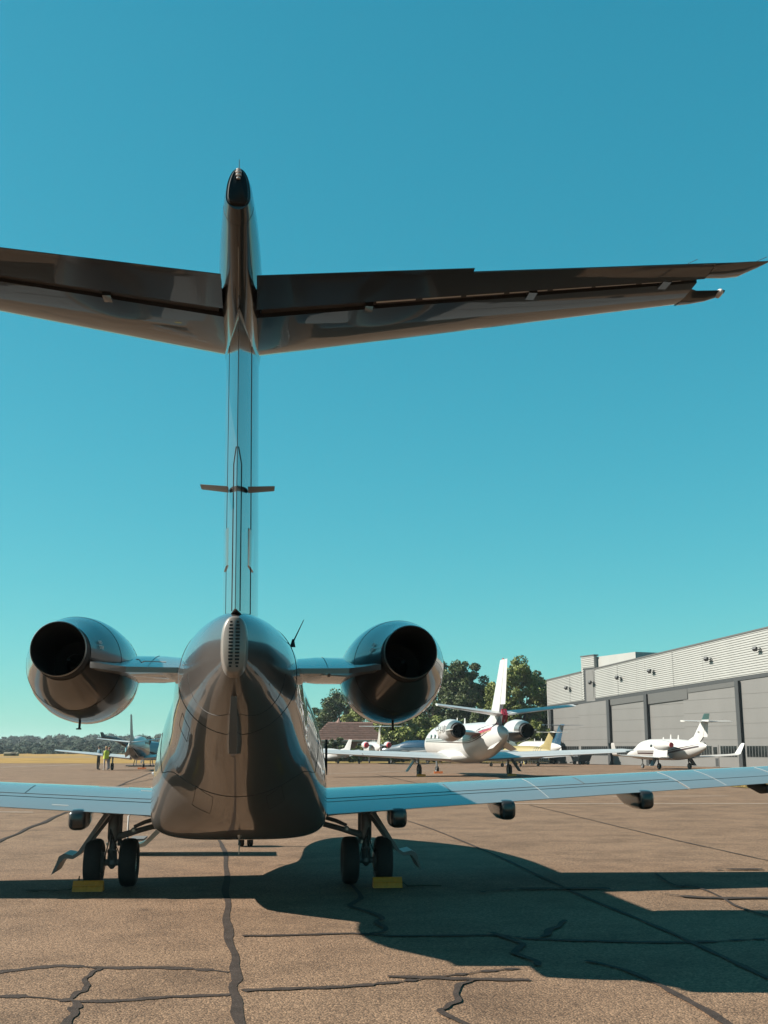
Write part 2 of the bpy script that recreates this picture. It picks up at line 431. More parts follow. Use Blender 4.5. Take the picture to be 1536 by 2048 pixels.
# exhaust grille fairing at the very tail
GRM = mat('grille_paint', (0.20, 0.175, 0.155), 0.4, 0.1, 0.3, var=0.05)
def vring(y, hw, z0, z1, n=36): return sq_ring(y, z0, z1, (z0 + z1) / 2, hw, 2.6, 2.6, n)
vent = J('vent_fairing', loft([vring(9.2, .112, 2.28, 2.79), vring(9.02, .108, 2.30, 2.775), vring(8.955, .096, 2.32, 2.765), vring(8.935, .082, 2.335, 2.75)]), GRM, smooth=60)
slot = bpy.data.meshes.new('vent_slot')
sv, sf = prism([(-.017, -.0075), (.017, -.0075), (.017, .0075), (-.017, .0075)], 'Y', -.004, .004)
slot.from_pydata(sv, [], sf); slot.materials.append(BLACKM)
for k in range(14):
    for sx in (-1, 1):
        o = bpy.data.objects.new('vent_slot', slot); COL.objects.link(o); o.parent = vent
        o.location = (sx * .026, 8.932 - JO[1], 2.372 + k * .0268)
        if k in (0, 13): o.scale = (.55, 1, .9)
        elif k in (1, 12): o.scale = (.8, 1, 1)

# ventral keel
kr = []
for (z, ya, yb, w) in ((2.34, 9.45, 10.0, .010), (2.2, 9.36, 10.3, .022), (2.0, 9.36, 10.8, .030), (1.8, 9.42, 11.2, .034), (1.70, 9.46, 11.3, .030), (1.675, 9.55, 11.25, .012)):
    kr.append([(-w, ya, z), (w, ya, z), (w * 1.9, ya + .25 * (yb - ya), z), (w * 1.6, ya + .7 * (yb - ya), z), (.004, yb, z), (-.004, yb, z), (-w * 1.6, ya + .7 * (yb - ya), z), (-w * 1.9, ya + .25 * (yb - ya), z)])
J('ventral_fin', loft(kr[::-1]), PAINT, smooth=25)
J('tail_hook', tube([(-.05, 9.36, 2.34), (-.07, 9.32, 2.34), (-.075, 9.34, 2.2), (-.06, 9.40, 2.2)], .006, 6), BAREM)

# ------------------------------------------------------------------ fin and rudder
FIN = [((0, 13.0, 2.55), (0, 9.10, 2.55), .36), ((0, 12.45, 2.95), (0, 8.90, 2.95), .35), ((0, 11.6, 3.6), (0, 8.50, 3.6), .33),
       ((0, 10.75, 4.3), (0, 8.07, 4.3), .30), ((0, 9.95, 5.02), (0, 7.62, 5.02), .275)]
def finat(z):
    zs = [s[0][2] for s in FIN]
    return ((0, float(np.interp(z, zs, [s[0][1] for s in FIN])), z), (0, float(np.interp(z, zs, [s[1][1] for s in FIN])), z), float(np.interp(z, zs, [s[2] for s in FIN])))
UX = (1, 0, 0)
fin = J('fin', panel([finat(z) for z in (2.55, 2.95, 3.3, 3.6, 4.0, 4.3, 4.7, 5.02)], UX, 0, .685, 16), PAINT)
J('rudder_spar', loft([[(-w, y0, z), (w, y0, z), (w, y1, z), (-w, y1, z)] for z, w, y0, y1 in
    [(z, s[2] * .20, s[0][1] + (s[1][1] - s[0][1]) * .66, s[0][1] + (s[1][1] - s[0][1]) * .80) for z, s in ((2.82, finat(2.82)), (4.95, finat(4.95)))]]), DARKGAP, fin)
rud_z = [2.83, 3.2, 3.6, 4.0, 4.3, 4.6, 4.86]
rudder = J('rudder', panel([finat(z) for z in rud_z], UX, .715, 1.0, 6), PAINT, fin)
def fin_surf(z, x, side, g=.002):
    s = finat(z); y = s[0][1] + (s[1][1] - s[0][1]) * x
    return (side * (naca(x) * s[2] + .002 + g), y, z)
for sd in (1, -1):
    J('panel_joint', tube([fin_surf(2.84, .925, sd), fin_surf(3.3, .925, sd), fin_surf(3.9, .925, sd), fin_surf(3.98, .985, sd)], .0028, 5), DARKGAP, rudder)
    J('hinge_fairing', loft([[fin_surf(z, .64, sd, .0), fin_surf(z, .66, sd, .012), fin_surf(z, .75, sd, .012), fin_surf(z, .77, sd, .0)] for z in (3.26, 3.34, 3.48, 3.54)]), PAINT, fin)
    # horizontal blade aerial half way up
    r0 = foil((sd * .08, 9.05, 3.80), (sd * .08, 8.68, 3.755), .04, (0, 0, 1)); r1 = foil((sd * .29, 8.98, 3.805), (sd * .29, 8.66, 3.76), .035, (0, 0, 1))
    J('blade_aerial', loft([r0, r1]), mat('aerial_grey', (.26, .24, .22), .45), fin)

# ------------------------------------------------------------------ bullet fairing
BUL = [(6.80, 5.165, 5.455, 5.25, .080), (6.83, 5.15, 5.475, 5.25, .088), (7.0, 5.09, 5.50, 5.25, .104), (7.35, 4.98, 5.525, 5.22, .132), (7.8, 4.87, 5.53, 5.17, .155),
       (8.3, 4.80, 5.51, 5.14, .168), (8.9, 4.78, 5.46, 5.12, .170), (9.5, 4.80, 5.38, 5.10, .145), (10.0, 4.88, 5.27, 5.08, .10), (10.3, 4.97, 5.18, 5.07, .05), (10.4, 5.04, 5.11, 5.07, .012)]
bullet = J('bullet_fairing', loft([sq_ring(*q, 1.9, 2.1, n=40) for q in smooth_tab(BUL, 40)]), DARKP, smooth=60)
pts = [(q[0], q[1], q[2]) for q in sq_ring(6.93, 5.115, 5.488, 5.25, .0975, 1.9, 2.1, 40)]
J('panel_joint', tube([p for p in pts[20:]] + [pts[0]], .003, 5), DARKGAP, bullet)
J('panel_joint', tube([(0, 6.93, 5.125), (0, 7.2, 5.022), (0, 7.6, 4.908)], .0025, 5), mat('joint_light', (.25, .22, .2), .4), bullet)
# dark glazed lamp housing on its blunt end
hz = lambda k: 5.20 + .285 * k
lamp_h = J('lamp_housing', loft([sq_ring(6.83, 5.185, 5.452, 5.25, .072, 2.6, 1.9, 28), sq_ring(6.785, 5.19, 5.45, 5.25, .070, 2.6, 1.9, 28), sq_ring(6.77, 5.20, 5.44, 5.25, .062, 2.6, 1.9, 28)]), mat('lamp_glass', (.006, .006, .007), .45, spec=.2), bullet, smooth=60)
for k, (r, z) in enumerate(((.017, 5.438), (.021, 5.42), (.019, 5.40), (.014, 5.378))):
    J('tail_lamp', lathe([(-.006, r * .5), (-.003, r), (.004, r), (.007, r * .7)], 'Z', (0, 6.764, z - .012), 16), LENS, lamp_h)
J('static_wick', tube([(0, 6.87, 5.47), (0, 6.82, 5.53)], .0025, 5), DARKGAP, bullet)

# ------------------------------------------------------------------ tailplane
UZ = (0, 0, 1)
GAPSTRIPM = mat('gap_strip', (0.55, 0.5, 0.45), .5)  # pale segments in the right hinge gap; the left one is dark
for sd in (1, -1):
    def st(x): # le, te, thickness
        k = (x - .12) / (3.46 - .12)
        return ((sd * x, 9.10 + (7.53 - 9.10) * k, 5.0), (sd * x, 7.46 + (6.82 - 7.46) * k, 5.0 + .0), .155 + (.075 - .155) * k)
    xs = [.10, .6, 1.2, 1.8, 2.4, 2.8, 3.22]
    stab = J('tailplane', panel([st(x) for x in xs], UZ, 0, .60, 14), DARKP)
    secs = [((sd * 3.222, st(3.222)[0][1], 5.0), (sd * 3.222, 7.34, 5.0), .080), ((sd * 3.30, 7.605, 5.0), (sd * 3.30, 7.385, 4.998), .070), ((sd * 3.40, 7.545, 4.998), (sd * 3.40, 7.365, 4.996), .058), ((sd * 3.46, 7.48, 4.996), (sd * 3.46, 7.352, 4.995), .042), ((sd * 3.50, 7.40, 4.994), (sd * 3.50, 7.345, 4.994), .02)]
    J('tip_fairing', panel(secs, UZ, 0, 1, 10), DARKP, stab)
    tl = st(3.50)
    J('tip_lens', lathe([(-.02, .006), (0, .02), (.03, .026), (.07, .028)], 'Y', (sd * 3.475, 7.36, 4.994), 14), LENS, stab, 60)
    J('hinge_cove', loft([[(sd * x, q[0][1] + (q[1][1] - q[0][1]) * .585, 5 - q[2] * .17), (sd * x, q[0][1] + (q[1][1] - q[0][1]) * .585, 5 + q[2] * .27), (sd * x, q[0][1] + (q[1][1] - q[0][1]) * .76, 5 + q[2] * .2), (sd * x, q[0][1] + (q[1][1] - q[0][1]) * .76, 5 - q[2] * .10)] for x, q in ((.16, st(.16)), (3.20, st(3.20)))]), mat('cove_brown', (.05, .042, .037), .6), stab)
    def el(x):  # elevator rides a touch below the tailplane
        l, t, h = st(x); return ((l[0], l[1], l[2] - .012), (t[0], t[1], t[2] - .02), h)
    esec = [el(x) for x in (.125, .9, 1.6, 2.3, 2.8, 3.24)]
    elev = J('elevator', panel(esec, UZ, .71, .985, 6), DARKP, stab)
    J('elevator_horn', panel([((sd * x, a, 4.982), (sd * x, b, 4.980), h) for x, a, b, h in ((3.242, 7.12, 6.872, .042), (3.36, 7.11, 6.85, .038), (3.46, 7.09, 6.825, .030), (3.54, 6.93, 6.81, .016), (3.58, 6.835, 6.80, .006))], UZ, 0, 1, 8), DARKP, elev)
    tsec = []
    for x in ((.125, 1.0, 1.62) if sd > 0 else (.125, 1.0, 1.9)):
        l, t, h = el(x); tsec.append((l, (t[0], t[1] - .035, t[2] + .004), h))
    J('trim_tab', panel(tsec, UZ, .88, 1.0, 4), DARKP, elev)
    for x0, x1 in ((1.0, 1.28), (1.33, 1.6), (1.64, 1.9), (1.94, 2.2), (2.24, 2.5), (2.53, 2.8), (2.84, 3.10)) if sd > 0 else ((.5, 1.0),):
        pr = []
        for x in (x0, x1):
            l, t, h = st(x); y = l[1] + (t[1] - l[1]) * .675; z = 5.0 - h * .30
            pr.append([(sd * x, y - .014, z), (sd * x, y + .014, z), (sd * x, y + .014, z - .005), (sd * x, y - .014, z - .005)])
        J('gap_strip', loft(pr), GAPSTRIPM if sd > 0 else DARKGAP, stab)
    for x in (.95, 2.1, 3.0):
        l, t, h = st(x); y = l[1] + (t[1] - l[1]) * .63
        J('hinge_bracket', box(*sorted((sd * (x - .03), sd * (x + .03))), y - .06, y + .07, 5 - h * .52, 5 - h * .1), DARKP, stab)
    for x in (3.05, 3.5):
        l, t, h = el(x); J('static_wick', tube([t, (t[0] + sd * .04, t[1] - .07, t[2] + .002)], .002, 5), DARKGAP, elev)

# ------------------------------------------------------------------ engines on their pylons
for sd in (1, -1):
    nx, nz = sd * 1.56, 2.50
    NAC = [(10.62, .335, 0, .060), (10.75, .375, 0, .052), (11.0, .435, 0, .038), (11.3, .485, 0, .022), (11.65, .512, 0, .008), (12.0, .515, 0, 0), (12.4, .49, 0, 0), (12.75, .445, 0, 0), (12.95, .40, 0, 0), (13.0, .375, 0, 0), (12.9, .345, 0, 0), (12.4, .34, 0, 0)]
    NAC[0] = (10.38, .252, 0, .086); NAC.insert(1, (10.5, .285, 0, .072)); NAC[2] = (10.75, .36, 0, .052)
    nac = J('engine_nacelle', lathe(NAC, 'Y', (nx, 0, nz), 56, cap=False), DARKP, smooth=60)
    noz = J('exhaust_nozzle', lathe([(10.40, .248, 0, .086), (10.17, .234, 0, .098), (10.165, .228, 0, .098), (10.3, .224, 0, .092), (11.3, .23, 0, .03), (11.32, .05, 0, .03)], 'Y', (nx, 0, nz), 48, cap=False), BLACKM, nac, 60)
    J('nozzle_rim', lathe([(10.162, .232, 0, .098), (10.146, .238, 0, .098), (10.158, .244, 0, .098), (10.185, .242, 0, .097)], 'Y', (nx, 0, nz), 48, cap=False), BAREM, nac, 60)
    J('exhaust_cone', lathe([(10.75, .012, 0, .05), (10.9, .05, 0, .045), (11.1, .085, 0, .04), (11.32, .11, 0, .03)], 'Y', (nx, 0, nz), 24), mat('burnt_metal', (.05, .045, .04), .5, .7), noz, 60)
    J('fan_hub', lathe([(12.5, .34), (12.52, .12), (12.8, .02)], 'Y', (nx, 0, nz), 32), DARKGAP, nac, 60)
    for yy in (11.05, 12.05):
        rr = float(np.interp(yy, [q[0] for q in NAC[:9]], [q[1] for q in NAC[:9]])); dz = float(np.interp(yy, [q[0] for q in NAC[:9]], [q[3] for q in NAC[:9]]))
        J('panel_joint', closed_tube([(nx + (rr + .0005) * math.cos(t), yy, nz + dz + (rr + .0005) * math.sin(t)) for t in [2 * math.pi * k / 60 for k in range(60)]], .003), DARKGAP, nac)
    J('drain_mast', join(tube([(nx, 11.6, 2.02), (nx, 11.58, 1.93)], .012, 8), tube([(nx - .03, 11.58, 1.93), (nx + .02, 11.58, 1.93)], .008, 6)), DARKGAP, nac)
    # pylon: thick aerofoil running from fuselage to nacelle, trailing edge sweeping aft along the nacelle
    PS = [(.42, 12.75, 11.02, .20), (.80, 12.8, 10.98, .27), (1.06, 12.85, 10.93, .27), (1.17, 12.85, 10.72, .28), (1.26, 12.8, 10.45, .28), (1.31, 12.75, 10.36, .26), (1.33, 12.72, 10.62, .24), (1.50, 12.5, 10.9, .15)]
    rings = []
    for x, yl, yt, h in PS:
        rings.append(foil((sd * x, yl, 2.60), (sd * x, yt, 2.475), h, UZ, 0, 1, 14, .05))
    pyl = J('pylon', loft(rings), WINGP, smooth=50)
    def pz(x, yy, g=.001):
        q = [float(np.interp(x, [p[0] for p in PS], [p[i] for p in PS])) for i in (1, 2, 3)]; k = (q[0] - yy) / (q[0] - q[1])
        return 2.60 - .125 * k + naca(k) * q[2] + .025 * k + g
    for x in (.86, 1.12):
        J('panel_joint', tube([(sd * x, yy, pz(x, yy)) for yy in np.linspace(12.2, 11.0, 8)], .003, 5), DARKGAP, pyl)
    if sd < 0:
        J('walkway_mark', tube([(-.72, 11.35, pz(.72, 11.35)), (-.93, 11.35, pz(.93, 11.35)), (-.95, 11.25, pz(.95, 11.25)), (-1.0, 11.5, pz(1.0, 11.5)), (-1.03, 11.5, pz(1.03, 11.5))], .006, 5), STRIPE_W, pyl)
    # stencil on the inboard nacelle side behind the pylon
    tv = text_vf('NO\nSTEP', .05, .001)
    th = R(20) if sd < 0 else R(160)
    yy = 10.60; rr = .322; dz = .062
    nrm = Vector((math.cos(th), -.25, math.sin(th))).normalized(); c = Vector((nx + (rr + .004) * math.cos(th), yy, nz + dz + (rr + .004) * math.sin(th)))
    ax = Vector((0, 0, 1)).cross(nrm).normalized(); ay = nrm.cross(ax)
    M = Matrix.Translation(c) @ Matrix((ax, ay, nrm)).transposed().to_4x4()
    J('stencil', xf(tv, M), STRIPE_W, nac, 0)

# ------------------------------------------------------------------ wings
def wsec(x):
    k = x - 1.0
    ch = 2.6 - .185 * k
    return (16.8 - .07 * k, 1.055 + .057 * k, 14.2 + .115 * k, .945 + .0555 * k, .125 * ch)
def wtop(x, c, g=0.0):
    yl, zl, yt, zt, h = wsec(x); return (yl + (yt - yl) * c, zl + (zt - zl) * c + naca(c) * h * (1.0) + .002 * c + g)
for sd in (1, -1):
    def W(x):
        yl, zl, yt, zt, h = wsec(x); return ((sd * x, yl, zl), (sd * x, yt, zt), h)
    xs = [.85, 1.5, 2.5, 3.5, 4.5, 5.5, 6.5, 7.5, 8.1]
    secs = [W(x) for x in xs]
    l, t, h = W(8.4); secs.append(((sd * 8.4, l[1] - .35, l[2] + .05), (sd * 8.4, t[1], t[2] + .05), h * .5))
    wing = J('wing', panel(secs, UZ, 0, .735, 18), WINGP)
    fl = J('flap', panel([W(x) for x in (1.06, 2.0, 3.0, 4.0, 5.0, 5.85)], UZ, .752, 1.0, 6), WINGP, wing)
    ail = J('aileron', panel([W(x) for x in (5.88, 6.6, 7.4, 8.05)], UZ, .752, 1.0, 6), WINGP, wing)
    J('flap_cove', loft([[(sd * x, w[0] + (w[2] - w[0]) * .72, w[1] + (w[3] - w[1]) * .72 - w[4] * .25), (sd * x, w[0] + (w[2] - w[0]) * .72, w[1] + (w[3] - w[1]) * .72 + w[4] * .2), (sd * x, w[0] + (w[2] - w[0]) * .79, w[1] + (w[3] - w[1]) * .79 + w[4] * .12), (sd * x, w[0] + (w[2] - w[0]) * .79, w[1] + (w[3] - w[1]) * .79 - w[4] * .15)] for x, w in ((1.0, wsec(1.0)), (8.0, wsec(8.0)))]), DARKGAP, wing)
    def topline(x0, c0, x1, c1, r, m, nm):
        pts = [(sd * (x0 + (x1 - x0) * k / 8), *wtop(x0 + (x1 - x0) * k / 8, c0 + (c1 - c0) * k / 8, .001)) for k in range(9)]
        J(nm, tube(pts, r, 5), m, wing)
    topline(1.06, .66, 5.8, .66, .004, DARKGAP, 'panel_joint')
    for x in (2.75, 4.6): topline(x, .36, x, .655, .004, DARKGAP, 'panel_joint')
    for x in (3.9, 5.86, 7.3): topline(x, .30, x + .02, .99, .004, mat('joint_pale', (.22, .22, .22), .4), 'panel_joint')
    topline(6.4, .3, 6.42, .98, .003, mat('joint_pale', (.22, .22, .22), .4), 'panel_joint')
    if sd < 0:
        topline(1.95, .26, 1.55, .26, .006, STRIPE_W, 'walkway_mark'); topline(1.35, .40, 1.15, .40, .004, STRIPE_W, 'walkway_mark')
        topline(2.3, .9, 2.1, .9, .005, STRIPE_W, 'walkway_mark')
        J('emergency_mark', xf(box(-.07, .07, -.05, .05, -.002, .002), Matrix.Translation((-1.12, 16.1, wtop(1.12, .27)[1] + .006))), mat('mark_yellow', (.5, .42, .08), .5), wing)
    # fairings under the trailing edge
    for x in (1.95, 3.36, 5.25):
        yl, zl, yt, zt, h = wsec(x)
        rr = []
        for yy, w, zt_, zb_ in ((yt - .035, .06, -.05, -.16), (yt - .025, .085, -.03, -.185), (yt + .0, .10, -.01, -.21), (yt + .05, .106, .0, -.225), (yt + .35, .105, .02, -.23), (yt + .75, .085, .02, -.20), (yt + 1.15, .05, .02, -.10), (yt + 1.4, .015, .0, -.05)):
            rr.append(sq_ring(yy, zt + zb_, zt + zt_ + .02, zt + (zb_ + zt_) / 2, w, 3.2, 4, 24, sd * x))
        J('flap_fairing', loft(rr), DARKP, wing, 40)
        J('fairing_end', box(sd * x - .075, sd * x - .045, yt - .040, yt - .030, zt - .185, zt - .09), DARKGAP, wing)
    x = 7.05; yl, zl, yt, zt, h = wsec(x)
    J('hinge_fairing', loft([sq_ring(yt + .05, zt - .13, zt - .02, zt - .07, .04, 2.5, 3, 16, sd * x), sq_ring(yt + .3, zt - .15, zt - .01, zt - .07, .06, 2.5, 3, 16, sd * x), sq_ring(yt + .7, zt - .08, zt + .02, zt - .04, .03, 2.5, 3, 16, sd * x)]), DARKGAP, wing, 50)

# ------------------------------------------------------------------ landing gear
def wheel(parent, x, y, r, w, name='wheel', tr=RUBBER, off=JO):
    prof = [(-w * .34, r * .56), (-w * .46, r * .66), (-w * .50, r * .80), (-w * .44, r * .92), (-w * .30, r * .985), (-w * .12, r), (w * .12, r), (w * .30, r * .985), (w * .44, r * .92), (w * .50, r * .80), (w * .46, r * .66), (w * .34, r * .56)]
    wh = mesh_ob(name, lathe([(-w * .3, r * .12), (-w * .28, r * .5), (-w * .36, r * .58), (w * .36, r * .58), (w * .28, r * .5), (w * .3, r * .12)], 'X', (x, y, r), 28), BAREM if off is JO else GEARM, parent, 40, off)
    ty = mesh_ob('tyre', lathe(prof, 'X', (x, y, r), 40, False), tr, wh, 50, off)
    return wh
for sd in (1, -1):
    gx, gy, wr = sd * 1.645, 15.42, .300
    gear = J('main_gear', join(tube([(gx, gy, 1.05), (gx, gy, .87)], .05, 14), tube([(gx, gy, .90), (gx, gy, .86), (gx, gy, .60), (gx, gy, .56)], [.05, .072, .072, .06], 18),
                               tube([(gx, gy, .6), (gx, gy, .42)], .046, 14), tube([(gx - sd * .075, gy + .09, 1.02), (gx - sd * .075, gy + .09, .50)], .028, 10)), GEARM)
    J('axle', join(tube([(gx - .30, gy, wr), (gx + .30, gy, wr)], .042, 12), tube([(gx, gy, .45), (gx, gy, .28), (gx, gy, .22)], [.055, .07, .02], 14), tube([(gx - .06, gy - .04, .44), (gx + .06, gy - .04, .44)], .02, 8)), GEARM, gear)
    J('torque_link', join(tube([(gx, gy - .07, .60), (gx, gy - .17, .47), (gx, gy - .06, .34)], [.016, .02, .016], 8), tube([(gx - .035, gy - .17, .47), (gx + .035, gy - .17, .47)], .014, 8)), GEARM, gear)
    for k in range(3):
        zz = .30 + .05 * k
        J('brake_line', tube([(gx + sd * .03, gy - .07, .72), (gx + (k - 1) * .05, gy - .10, .52), (gx + (k - 1) * .10, gy - .08, zz)], .007, 6), DARKGAP, gear)
    for q in (-.06, .055): J('hydraulic_fitting', box(gx + q - .015, gx + q + .015, gy - .09, gy - .05, .515, .55), BAREM, gear)
    for q in (-.14, .14): J('brake_pack', lathe([(-.05, .10), (-.04, .13), (.04, .13), (.05, .10)], 'X', (gx + q, gy, wr), 22), GEARM, gear)
    J('side_brace', join(tube([(gx - sd * .06, gy, .62), (gx - sd * .34, gy, .70), (gx - sd * .80, gy + .02, .82)], [.045, .035, .035], 8), tube([(gx - sd * .26, gy - .01, .74), (gx - sd * .40, gy, .80), (gx - sd * .75, gy + .02, .90)], [.022, .026, .026], 8),
                         tube([(gx - sd * .26, gy - .06, .70), (gx - sd * .26, gy + .06, .70)], .035, 12)), GEARM, gear)
    J('brace_pin', lathe([(-.075, .018), (-.065, .018)], 'Y', (gx - sd * .26, gy, .70), 12), BAREM, gear)
    wheel(gear, sd * 1.43, gy, wr, .22); wheel(gear, sd * 1.87, gy, wr, .22)
    # bent outboard door
    dp = [(1.66, .98), (1.72, .98), (2.07, .44), (2.13, .40), (2.24, .425), (2.30, .39), (2.33, .30), (2.385, .165), (2.345, .19), (2.29, .30), (2.23, .365), (2.12, .355), (2.03, .42), (1.95, .54)]
    door = J('gear_door', prism([(sd * a, b) for a, b in dp], 'Y', gy - .12, gy + .42), GEARM, gear, 30)
    J('door_link', tube([(gx + sd * .02, gy - .05, .90), (gx + sd * .30, gy - .08, .52)], .022, 8), GEARM, gear)
ng = J('nose_gear', join(tube([(0, 21.35, 1.0), (0, 21.3, .3)], [.05, .05], 14), tube([(-.1, 21.3, .2), (.1, 21.3, .2)], .03, 10)), GEARM)
wheel(ng, -.08, 21.3, .2, .11); wheel(ng, .08, 21.3, .2, .11)

# ------------------------------------------------------------------ small fittings
J('whip_aerial', join(tube([(.53, 11.62, 2.76), (.535, 11.62, 2.84)], [.03, .01], 10), tube([(.525, 11.62, 2.79), (.64, 11.62, 3.04)], [.009, .004], 6)), DARKGAP)
J('tail_drain', join(tube([(.015, 13.05, .85), (.015, 13.0, .80), (.015, 12.98, .70)], [.03, .024, .016], 8), tube([(.015, 12.98, .72), (.015, 12.98, .60)], .006, 6)), BAREM)
J('belly_aerial', box(.0, .012, 13.6, 13.75, .60, .80), DARKGAP)
for a, b in (((-.97, 13.6, 1.18), .012), ((-.94, 13.45, 1.10), .009), ((.98, 13.5, 1.1), .008)):
    J('fuel_port', lathe([(-.01, b), (.0, b * 1.4), (.02, b)], 'X', a, 12), BAREM, fuselage)
for k in range(10):     # row of louvres on the left flank
    th = R(180 - 6 + 3.2 * k); p = fpt(14.9, th, .004)
    J('louvre', box(p[0] - .006, p[0] + .006, 14.80, 15.0, p[2] - .014, p[2] + .014), BLACKM, fuselage)
J('cargo_handle', box(1.025, 1.05, 14.2, 14.3, 1.42, 1.85), BLACKM, fuselage)

# folding stair let down on the left, forward of the wing
stair = J('airstair', prism([(-.93, 1.0), (-1.0, .88), (-1.35, .42), (-1.62, .16), (-1.93, .08), (-1.95, .115), (-1.66, .21), (-1.42, .46), (-1.02, 1.02)], 'Y', 19.6, 20.35), BAREM)
for (x, z) in ((-1.12, .80), (-1.28, .60), (-1.45, .42), (-1.68, .24)):
    J('step', box(x - .22, x + .02, 19.66, 20.3, z, z + .03), mat('tread', (.1, .1, .1), .8), stair)
J('handrail', join(tube([(-1.92, 19.62, .12), (-1.92, 19.62, .75), (-1.05, 19.62, 1.55)], .018, 8), tube([(-.98, 19.62, 1.70), (-1.45, 19.62, 1.24), (-1.12, 19.62, .95)], .026, 8)), WHITE, stair)
J('stair_support', join(tube([(-1.06, 18.2, 1.66), (-1.36, 18.2, 1.36)], .025, 8), tube([(-1.36, 18.2, 1.36), (-1.10, 18.2, 1.16)], .018, 8), tube([(-1.31, 18.2, 1.40), (-1.42, 18.2, 1.33)], [.03, .045], 8)), WHITE, stair)

# ------------------------------------------------------------------ wheel chocks
for x, y, lb in ((-1.87, 15.00, 'yellow wheel chock behind the outer tyre of the gear under the sunlit wing'), (1.88, 14.99, 'yellow wheel chock behind the outer tyre inside the big fuselage shadow')):
    ch = thing('wheel_chock', lb, 'chock', (x, y, 0))
    mesh_ob('block', prism([(-.09, 0), (.09, 0), (.075, .02), (.025, .125), (-.025, .125), (-.08, .03)], 'X', -.185, .185), YELLOW, ch, 20)
    mesh_ob('ridge', box(-.186, .186, -.078, -.052, .066, .076), YELLOW, ch, 0)
    mesh_ob('rope', tube([(-.13, .02, .12), (-.12, .04, .17), (-.13, .10, .12), (-.22, .02, .02), (-.40, -.02, .012), (-.55, .05, .012), (-.75, .0, .012), (-.6, -.06, .012)] if x < 0 else [(.12, .02, .12), (.15, .05, .10), (.26, .0, .012), (.45, .04, .012), (.7, -.02, .012)], .008, 6), mat('rope', (.05, .045, .03), .9), ch)

# ================================================================== background aircraft
def gnd(x, y): p = onground(x, y); return (p.x, p.y, 0.0)
def fus_mesh(tab, n=28, k=40, x0=0): return loft([sq_ring(q[0], q[1], q[2], (q[1] + q[2]) / 2, q[3], 2, 2, n, x0) for q in smooth_tab(tab, k)])
def mirror(v): return [(-p[0], p[1], p[2]) for p in v]
BLUEM = mat('navy_paint', (.012, .045, .085), .3, 0, .7)
STRIPE_D = mat('dark_stripe', (.03, .012, .014), .4, 0, .5)
STRIPE_R = mat('red_stripe', (.30, .012, .03), .4, 0, .5)
STRIPE_G = mat('tan_stripe', (.26, .17, .09), .4, 0, .5)
LEADE = mat('polished_edge', (.5, .5, .5), .2, .9)
def lines_on_fus(root, tab, zf, m, r, ys, side, name='stripe'):
    """painted cheat line: a thin band that follows the flank"""
    rings = []
    for y in ys:
        q = interp(smooth_tab(tab, 60), y); zc = (q[0] + q[1]) / 2; hh = (q[1] - q[0]) / 2; z = zf(y)
        pts = []
        for dz in (-r, r):
            s = max(-.97, min(.97, (z + dz - zc) / hh)); x = q[2] * math.sqrt(1 - s * s)
            pts.append((side * (x + .006), y, z + dz)); 
        rings.append([pts[0], pts[1], (pts[1][0] - side * .02, y, pts[1][2]), (pts[0][0] - side * .02, y, pts[0][2])])
    mesh_ob(name, loft(rings), m, root, 0)
def bg_gear(root, x, y, r, top, w=.18, link=0.0, nm='main_gear', door=True, dual=False):
    sgn = 1 if x > 0 else -1
    gg = mesh_ob(nm, join(tube([(x, y + link, top), (x, y + link * .7, top * .5 + r * .5), (x, y, r)], [.07, .06, .05], 8), tube([(x - w * .7, y, r), (x + w * .7, y, r)], .04, 8)), GEARM, root)
    for dx in ((-w * .75, w * .75) if dual else (0,)):
        wheel(gg, x + dx, y, r, w, off=None)
    if door: mesh_ob('gear_door', prism([(x + sgn * .12, top), (x + sgn * .17, top), (x + sgn * (.12 + .7 * (top - .2)), .28), (x + sgn * (.05 + .7 * (top - .2)), .30)], 'Y', y - .1, y + .5), GEARM, gg, 0)
    return gg

# ------------------------------------------------------------------ white jet with red diamond
c0 = (12.95, 71.6, 0)
cit = thing('business_jet', 'white twin jet with red diamond on its fin and maroon cheat lines', 'jet', c0, R(4))
CT = [(-10.0, 2.42, 2.62, .06), (-9.6, 2.2, 2.78, .22), (-8.6, 1.85, 2.98, .45), (-7.2, 1.45, 3.12, .72), (-5.6, 1.12, 3.2, .92), (-4, .98, 3.22, 1.02), (0, .95, 3.22, 1.05), (5.5, 1.0, 3.2, 1.05), (7.0, 1.05, 2.95, .95), (8.0, 1.2, 2.45, .7), (8.8, 1.4, 2.0, .35), (9.05, 1.62, 1.78, .06)]
M_ = lambda nm, vf, m, p=None, sm=35: mesh_ob(nm, vf, m, p or cit, sm)
cf = M_('fuselage', fus_mesh(CT, 36, 60), WHITE)
M_('belly_fairing', loft([sq_ring(y, zb, zt, (zb + zt) / 2, hw, 2.5, 2.5, 28) for y, zb, zt, hw in ((-3.6, 1.15, 1.4, .3), (-2.8, .88, 1.65, .95), (-1.5, .80, 1.7, 1.22), (1.5, .80, 1.7, 1.25), (3.0, .85, 1.6, 1.1), (3.9, 1.1, 1.4, .4))]), WHITE)
